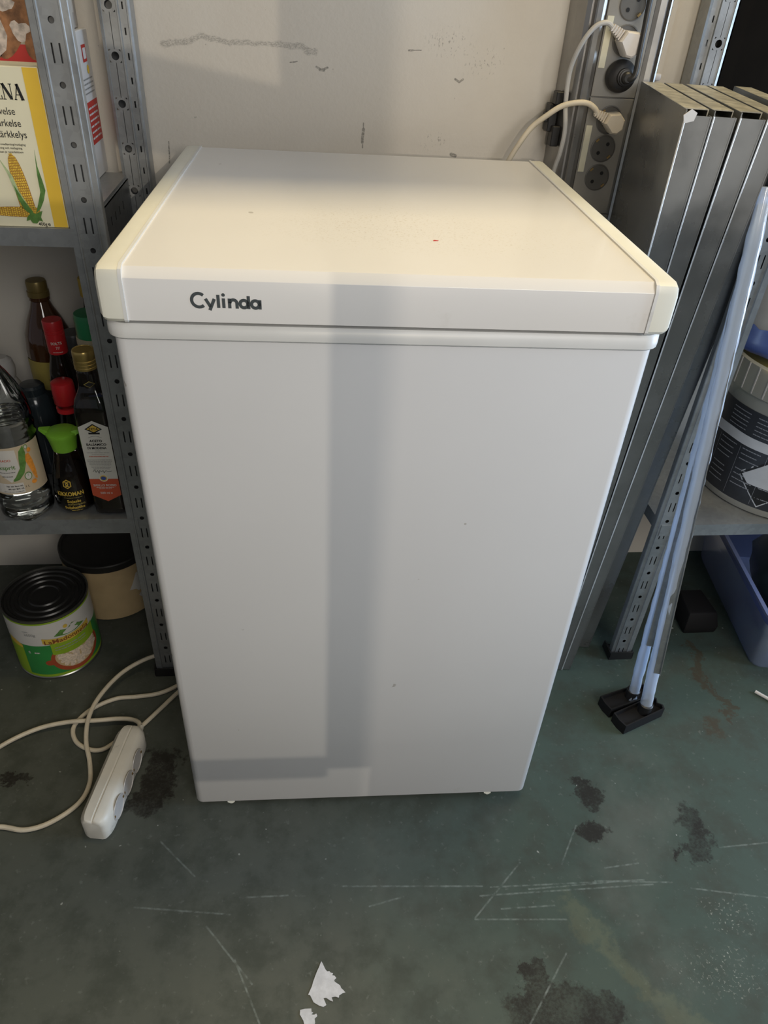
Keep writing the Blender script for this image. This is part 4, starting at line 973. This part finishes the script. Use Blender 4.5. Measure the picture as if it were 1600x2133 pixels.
f = flat((0, zc[1] - .0276, 0)); b = MB(); gon(b, f, [(-.4365, .4180 + .0125), (-.4140, .4180), (-.3915, .4305), (-.3915, .5580), (-.4140, .5690), (-.4365, .5580)], 0)
lz = b.build('label', [M['label_white']], zb_, smooth=False)
f = flat((0, zc[1] - .0279, 0)); b = MB(); gon(b, f, [(-.4365, .4305), (-.4140, .4180), (-.3915, .4305), (-.3915, .4625), (-.4365, .4625)], 0)
gon(b, f, [(-.4270, .5545), (-.4140, .5470), (-.4010, .5545), (-.4140, .5640)], 1); rect(b, f, -.4225, -.4055, .5455, .5485, 1)
f = flat((0, zc[1] - .0281, 0)); gon(b, f, [(-.4240, .5548), (-.4140, .5495), (-.4040, .5548), (-.4140, .5618)], 2); oval(b, f, -.4140, .4640, .0068, .0068, 3, 24)
f = flat((0, zc[1] - .0283, 0)); oval(b, f, -.4140, .4640, .0054, .0054, 2, 24); f = flat((0, zc[1] - .0285, 0)); oval(b, f, -.4140, .4640, .0042, .0036, 4, 20)
text(b, 'ZETA', f, -.4140, .5532, .0044, 'C', .02, mi=1); stroke(b, f, arc(-.4140, .5250, .0175, 55, 125, 12), .0006, 5)
text(b, 'ACETO', f, -.4140, .5318, .0042, 'C', .03, mi=1); text(b, 'BALSAMICO', f, -.4140, .5254, .0042, 'C', .03, mi=1, w=.030); text(b, 'DI MODENA', f, -.4140, .5190, .0042, 'C', .03, mi=1, w=.029)
fine_lines(b, f, -.418, -.410, .5150, .0010, 5, 2)
for k, (a, c_) in enumerate(((.017, .0008), (.010, .0006))): fine_lines(b, f, -.4140 - a, -.4140 + a, .5118 - k * .003, c_, 5, 5)
fine_lines(b, f, -.4290, -.3990, .5045, .0012, 0, 6)
for k in range(7): fine_lines(b, f, -.4140 - .019 + .002 * (k // 2), -.4140 + .019 - .002 * (k // 2), .4985 - k * .0028, .0008, 5, 7)
sg = [(-.428, .4765), (-.4245, .4805), (-.4235, .4755), (-.4205, .4790), (-.4190, .4735), (-.4175, .4790), (-.4150, .4765), (-.4120, .4790), (-.4110, .4745), (-.4080, .4785), (-.4040, .4765), (-.399, .478)]
stroke(b, f, [(p.x, p.y) for p in spline([(x, y, 0) for x, y in sg], 4)], .0006, 1)
text(b, 'SIGILLO ROSSO', f, -.4140, .4485, .0042, 'C', .02, mi=6, w=.036); fine_lines(b, f, -.428, -.400, .4455, .0008, 6, 5); fine_lines(b, f, -.424, -.404, .4430, .0008, 6, 4); text(b, '500 ml e', f, -.4140, .4335, .0040, 'C', .015, mi=6)
b.build('label_print', [M['label_red'], M['black_ink'], M['label_yellow'], M['label_cream'], M['print_blue'], M['grey_ink'], M['label_white']], lz, smooth=False)
b = MB(); f = cyl(zc[0], zc[1], .0150, 0, -75); gon(b, f, [(-.009, .6235), (0, .6185), (.009, .6235), (0, .6290)], 0); f = cyl(zc[0], zc[1], .0153, 0, -75); gon(b, f, [(-.0075, .6235), (0, .6195), (.0075, .6235), (0, .6280)], 1); b.build('neck_emblem', [M['ochre_label'], M['black_ink']], zb_, smooth=False)

# small soy bottle, red cap and broken ring
rc = (-.4815, .4160)
rb_ = thing('soy_sauce_bottle', 'clear sauce bottle with a smooth red cap behind the green cap', 'bottle', (rc[0], rc[1], ZM), 0, GR)
rp = [(.025, ZM), (.0295, ZM + .003), (.0300, ZM + .02), (.0290, .440), (.0250, .470), (.0195, .495), (.0155, .515), (.0140, .530), (.0140, .552)]
MB().lathe(rp, rc, 36, cap1=False).build('bottle_body', M['glass'], rb_, ang=60); MB().lathe([(.024, ZM + .001)] + [(r - .0012, z) for r, z in rp[1:4]] + [(.0262, .455), (.002, .4555)], rc, 36).build('soy_sauce', M['soy_liquid'], rb_, ang=50)
MB().lathe([(.0172, .545), (.0180, .546), (.0180, .576), (.0170, .582), (.014, .584), (.002, .5845)], rc, 36).build('cap', M['red_cap'], rb_, ang=40)
MB().lathe([(.0150, .530), (.0172, .5305), (.0172, .5375), (.0150, .538)], rc, 36).build('seal_ring', M['red_cap'], rb_, ang=30)
# dark bottle with long red screw cap
dc = (-.4965, .4780)
o, cp = capped('wine_bottle', 'dark narrow bottle with a long red printed screw cap', dc, [(.020, ZM), (.0245, ZM + .004), (.0248, .54), (.021, .575), (.0150, .600), (.0145, .62)], M['dark_glass'], [(.0150, .606), (.0156, .608), (.0156, .640), (.0150, .6405), (.0150, .6420), (.0156, .6425), (.0156, .6450), (.0150, .6455), (.0150, .647), (.0157, .6475), (.0157, .660), (.0148, .6625), (.002, .663)], M['red_cap'])
b = MB(); f = cyl(dc[0], dc[1], .0160, 0, -75); text(b, 'SOLTS', f, 0, .6245, .0046, 'C', .02); text(b, '77', f, .001, .6165, .0046, 'C', .01); fine_lines(b, f, -.008, .008, .6105, .0010, 0, 3); b.build('cap_print', M['label_white'], cp, smooth=False)
# big amber bottle at the wall
ac = (-.5440, .5820)
o, cp = capped('sauce_bottle', 'big amber glass bottle with a dull gold cap and yellow label by the wall', ac, [(.036, ZM), (.0410, ZM + .004), (.0415, .53), (.0410, .570), (.0375, .598), (.0290, .622), (.0190, .643), (.0150, .655), (.0175, .657), (.0175, .664), (.0140, .665)], M['amber_glass'], [(.0165, .662), (.0180, .663), (.0180, .672), (.0168, .673), (.0168, .687), (.0155, .690), (.002, .6905)], M['old_gold'])
lb_ = band(o, 'label', M['ochre_label'], ac[0], ac[1], .0418, .0418, .470, .556, -160, 0, 24)
b = MB(); f = cyl(ac[0], ac[1], .0421, 0, -80); oval(b, f, .008, .522, .016, .0075, 0, 20); rect(b, f, -.020, .030, .488, .502, 0, 6); f = cyl(ac[0], ac[1], .0424, 0, -80); text(b, 'SOY', f, .006, .519, .0062, 'C', .03, mi=1); text(b, 'TOKY', f, .004, .4915, .0070, 'C', .02, mi=1); b.build('label_print', [M['black_ink'], M['label_white']], lb_, smooth=False)
gc = (-.4625, .6000)
capped('sauce_bottle', 'dark bottle with an ochre cap half hidden behind the rack post', gc, [(.028, ZM), (.0310, ZM + .004), (.0310, .56), (.026, .600), (.0170, .630), (.0140, .650), (.0140, .662)], M['dark_glass'], [(.0165, .658), (.0170, .659), (.0170, .688), (.0160, .690), (.002, .6905)], M['label_yellow'])
capped('sauce_bottle', 'black bottle with a broad dark grey cap behind the gold cap', (-.4860, .5330), [(.024, ZM), (.0265, ZM + .004), (.0265, .55), (.0235, .575), (.0180, .585)], M['dark_glass'], [(.0195, .580), (.0205, .581), (.0205, .614), (.0190, .6175), (.002, .618)], M['dark_cap'])
capped('sauce_bottle', 'squat dark blue-grey bottle with rounded shoulders behind the vinegar bottle', (-.5480, .4600), [(.026, ZM), (.0295, ZM + .004), (.0300, .500), (.0290, .520), (.0255, .535), (.0210, .540)], M['dark_blue_glass'], [(.0205, .538), (.0210, .540), (.0205, .552), (.017, .556), (.002, .557)], M['dark_blue_glass'])
o, cp = capped('squeeze_bottle', 'milky white plastic bottle with rounded cap beside the amber bottle', (-.6080, .5100), [(.026, ZM), (.030, ZM + .006), (.030, .50), (.024, .53), (.017, .545)], M['milky'], [(.0185, .543), (.020, .546), (.0215, .562), (.019, .575), (.012, .581), (.002, .582)], M['milky'])
go = thing('spray_can', 'green and blue spray can with white lettering beside the rack post', 'can', (-.4240, .4400, ZM), 0, GR)
MB().lathe([(.024, ZM), (.026, ZM + .003), (.026, .560), (.026, .640)], (-.4240, .4400), 36).build('can_body', M['green_can'], go)
MB().lathe([(.0255, .640), (.0268, .641), (.0268, .652), (.0255, .653)], (-.4240, .4400), 36).build('ring', M['cream_ring'], go, ang=30)
MB().lathe([(.0250, .652), (.0250, .684), (.0235, .690), (.002, .691)], (-.4240, .4400), 36).build('cap', M['green_can'], go, ang=40)
bd = band(go, 'blue_band', M['blue_band'], -.4240, .4400, .0263, .0263, .48, .578, -200, 20, 30)
b = MB(); f = cyl(-.4240, .4400, .0266, 0, -75); text(b, 'no', f, -.004, .603, .0095, 'L', .02, shear=.2); fine_lines(b, f, -.012, .010, .597, .0014, 0, 4); b.build('can_lettering', M['label_white'], go, smooth=False); b = MB(); text(b, 'FO', f, .001, .560, .0080, 'C', .02); b.build('can_print', M['label_white'], bd, smooth=False)

# ------------------------------------------------------------------ below the left rack
cc = (-.5900, .3770); rcan = .0790; hcan = .1560
cn = thing('bean_can', 'big food can with a green and white bean label on the floor', 'can', (cc[0], cc[1], 0))
MB().lathe([(rcan - .002, 0), (rcan, .001), (rcan, .004), (rcan - .0015, .006), (rcan - .0015, hcan - .006), (rcan, hcan - .004), (rcan, hcan), (rcan - .003, hcan), (rcan - .003, hcan - .005)], cc, 64, cap1=False).build('can_body', M['tin'], cn, ang=30)
tp = [(rcan - .003, hcan - .006)]
for r in (.070, .058, .044, .028): tp += [(r + .004, hcan - .006), (r + .002, hcan - .0035), (r - .002, hcan - .0035), (r - .004, hcan - .006)]
tp += [(.012, hcan - .006), (.001, hcan - .006)]
MB().lathe(tp, cc, 64, cap0=False).build('can_end', M['tin_lid'], cn, ang=50)
rl_ = rcan - .0010
lc = band(cn, 'label', M['can_green'], cc[0], cc[1], rl_, rl_, .008, .092, -215, 55, 70)
lw = band(cn, 'label_white_band', M['can_white'], cc[0], cc[1], rl_, rl_, .092, .147, -215, 55, 70)
band(cn, 'label_lime_edge', M['can_lime'], cc[0], cc[1], rl_ + .0001, rl_ + .0001, .146, .150, -215, 55, 70); band(cn, 'label_lime_edge', M['can_lime'], cc[0], cc[1], rl_ + .0001, rl_ + .0001, .0065, .013, -215, 55, 70)
f = cyl(cc[0], cc[1], rl_ + .0003, 0, -90); b = MB()
rect(b, f, -.085, -.036, .013, .088, 1, 8); gon(b, f, [(-.07, .100), (-.052, .098), (-.036, .090), (-.036, .082), (-.07, .086)], 2)
def curve_band(u0, u1, v0, v1, sag, mi, ff, n=14):
    for i in range(n):
        a, c_ = u0 + (u1 - u0) * i / n, u0 + (u1 - u0) * (i + 1) / n; s = lambda t: sag * (1 - ((t - (u0 + u1) / 2) / ((u1 - u0) / 2)) ** 2)
        b.poly([ff(a, v0 - s(a)), ff(c_, v0 - s(c_)), ff(c_, v1 - s(c_)), ff(a, v1 - s(a))], mi)
oval(b, f, .063, .050, .052, .040, 3, 40); oval(b, f, .009, .045, .009, .007, 3, 16)
f2 = cyl(cc[0], cc[1], rl_ + .0006, 0, -90); oval(b, f2, .063, .053, .044, .033, 10, 36)
f3 = cyl(cc[0], cc[1], rl_ + .0009, 0, -90); random.seed(9)
for i in range(75):
    a, r = random.uniform(0, 2 * PI), math.sqrt(random.random()); oval(b, f3, .063 + .041 * r * math.cos(a), .052 + .030 * r * math.sin(a), .0066, .0047, 5, 10, random.uniform(0, 3))
f4 = cyl(cc[0], cc[1], rl_ + .0012, 0, -90); curve_band(.018, .108, .066, .096, .004, 1, f4); curve_band(.006, .100, .098, .111, .006, 2, f4)
gon(b, f4, [(.028, .112), (.042, .124), (.054, .120), (.066, .130), (.080, .118), (.090, .113), (.070, .108), (.050, .108)], 6); f5 = cyl(cc[0], cc[1], rl_ + .0015, 0, -90)
oval(b, f5, .060, .1155, .014, .0065, 7, 14, 0, .3); oval(b, f5, .068, .124, .007, .004, 7, 12, 0, .3); oval(b, f5, .052, .1290, .0042, .0042, 2, 14)
text(b, 'LaMadonnella', f5, .009, .0955, .0105, 'L', .02, mi=8, w=.088); fine_lines(b, f5, .024, .088, .082, .0022, 9, 5); fine_lines(b, f5, .024, .088, .076, .0016, 9, 6)
text(b, '2600g', f5, -.024, .1190, .0065, 'L', .0, mi=9); fine_lines(b, f5, -.026, -.015, .1285, .0014, 9, 2); text(b, 'fi', f5, -.026, .072, .0070, 'L', .01, mi=7); fine_lines(b, f5, -.014, -.004, .073, .003, 7, 2)
b.build('label_art', [M['can_green'], M['can_lime'], M['label_yellow'], M['bowl_print'], M['brown_ink'], M['bean'], M['leaf_green'], M['can_white'], M['brown_ink'], M['grey_ink'], M['kraft']], lc, smooth=False)

dcx = (-.5130, .5480); rd = .0920; hd = .150
dr = thing('cardboard_drum', 'round tan fibreboard drum with a black lid behind the can', 'drum', (dcx[0], dcx[1], 0))
MB().lathe([(rd - .003, 0), (rd, .002), (rd, .068)], dcx, 56).build('lower_wall', M['kraft'], dr, ang=40)
MB().lathe([(rd + .0015, .0685), (rd + .0015, .136)], dcx, 56).build('upper_sleeve', M['kraft'], dr)
MB().lathe([(rd + .003, .134), (rd + .003, hd - .002), (rd + .001, hd), (rd - .004, hd), (rd - .006, hd - .004), (.002, hd - .004)], dcx, 56, cap0=False).build('drum_lid', M['tin_lid'], dr, ang=30)
b = MB(); f = cyl(dcx[0], dcx[1], rd + .0020, 0, -62); gon(b, f, [(.030, .110), (.018, .085), (.010, .072), (.024, .068), (.030, .060), (.045, .064), (.060, .110)]); gon(b, f, [(.028, .048), (.034, .054), (.040, .050), (.044, .040), (.036, .036)]); b.build('torn_label', M['can_white'], dr, smooth=False)

# ------------------------------------------------------------------ unseen boards added above and behind the camera to shape the shade
ws = thing('shade_shelf', 'added unseen steel shelf board above the freezer that shades the lid rear', 'shelf', (0, .50, 1.5))  # added out of view to shade the rear of the lid
MB().box(-.33, .30, .295, WY - .001, 1.50, 1.525).build('board', M['galv'], ws, smooth=False)
def xo(x, L, y=-3.0): t = (y - L.y) / (0 - L.y); return L.x + (x - L.x) * t
def zo(z, L, y=-3.0): t = (y - L.y) / (0 - L.y); return L.z + (z - L.z) * t
sa = thing('shadow_screen', 'added unseen steel screen with crossbars that shapes the shadow band', 'screen', (.35, -3, 0))  # added to cut the first spot into the band and bars of shade
xe = xo(-.062, LA); ze = zo(.105, LA)
MB().box(xe, .62, -3.004, -2.996, ze, 2.0).build('sheet', M['galv_dark'], sa, smooth=False)
MB().box(xo(.010, LA), .62, -3.004, -2.996, .02, ze - .0005).build('sheet', M['galv_dark'], sa, smooth=False)
MB().box(.56, .58, -3.03, -3.006, .02, 2.0).build('pole', M['galv_dark'], sa); MB().box(.40, .74, -3.20, -2.80, 0, .02).build('base', M['black'], sa)
MB().box(xo(-.30, LA), xe, -3.003, -2.997, zo(.080, LA), zo(.129, LA)).build('crossbar', M['galv_dark'], sa, smooth=False)
MB().prism([(xo(-.30, LA), 1.370), (xe, 1.3615), (xe, 1.3893), (xo(-.30, LA), 1.3995)], -3.003, -2.997, lambda u, v, h: (u, h, v)).build('crossbar', M['galv_dark'], sa, smooth=False)
MB().box(-.1975, -.02, -3.003, -2.997, .02, 1.4325).build('side_sheet', M['galv_dark'], sa, smooth=False)
MB().box(-.02, xo(-.30, LA), -3.003, -2.997, .02, zo(.93, LA)).build('side_sheet', M['galv_dark'], sa, smooth=False)
sb = thing('shadow_screen', 'added unseen steel screen on a pole that blocks one spot', 'screen', (-.45, -3, 0))  # added to keep the second spot off the left side
xe2 = xo(.000, LB)
MB().box(-.66, xe2, -3.004, -2.996, zo(.105, LB), 2.0).build('sheet', M['galv_dark'], sb, smooth=False)
MB().box(-.66, xe2, -3.004, -2.996, .02, zo(.105, LB) - .0005).build('sheet', M['galv_dark'], sb, smooth=False)
MB().box(-.60, -.58, -3.03, -3.006, .02, 2.0).build('pole', M['galv_dark'], sb); MB().box(-.76, -.42, -3.20, -2.80, 0, .02).build('base', M['black'], sb)
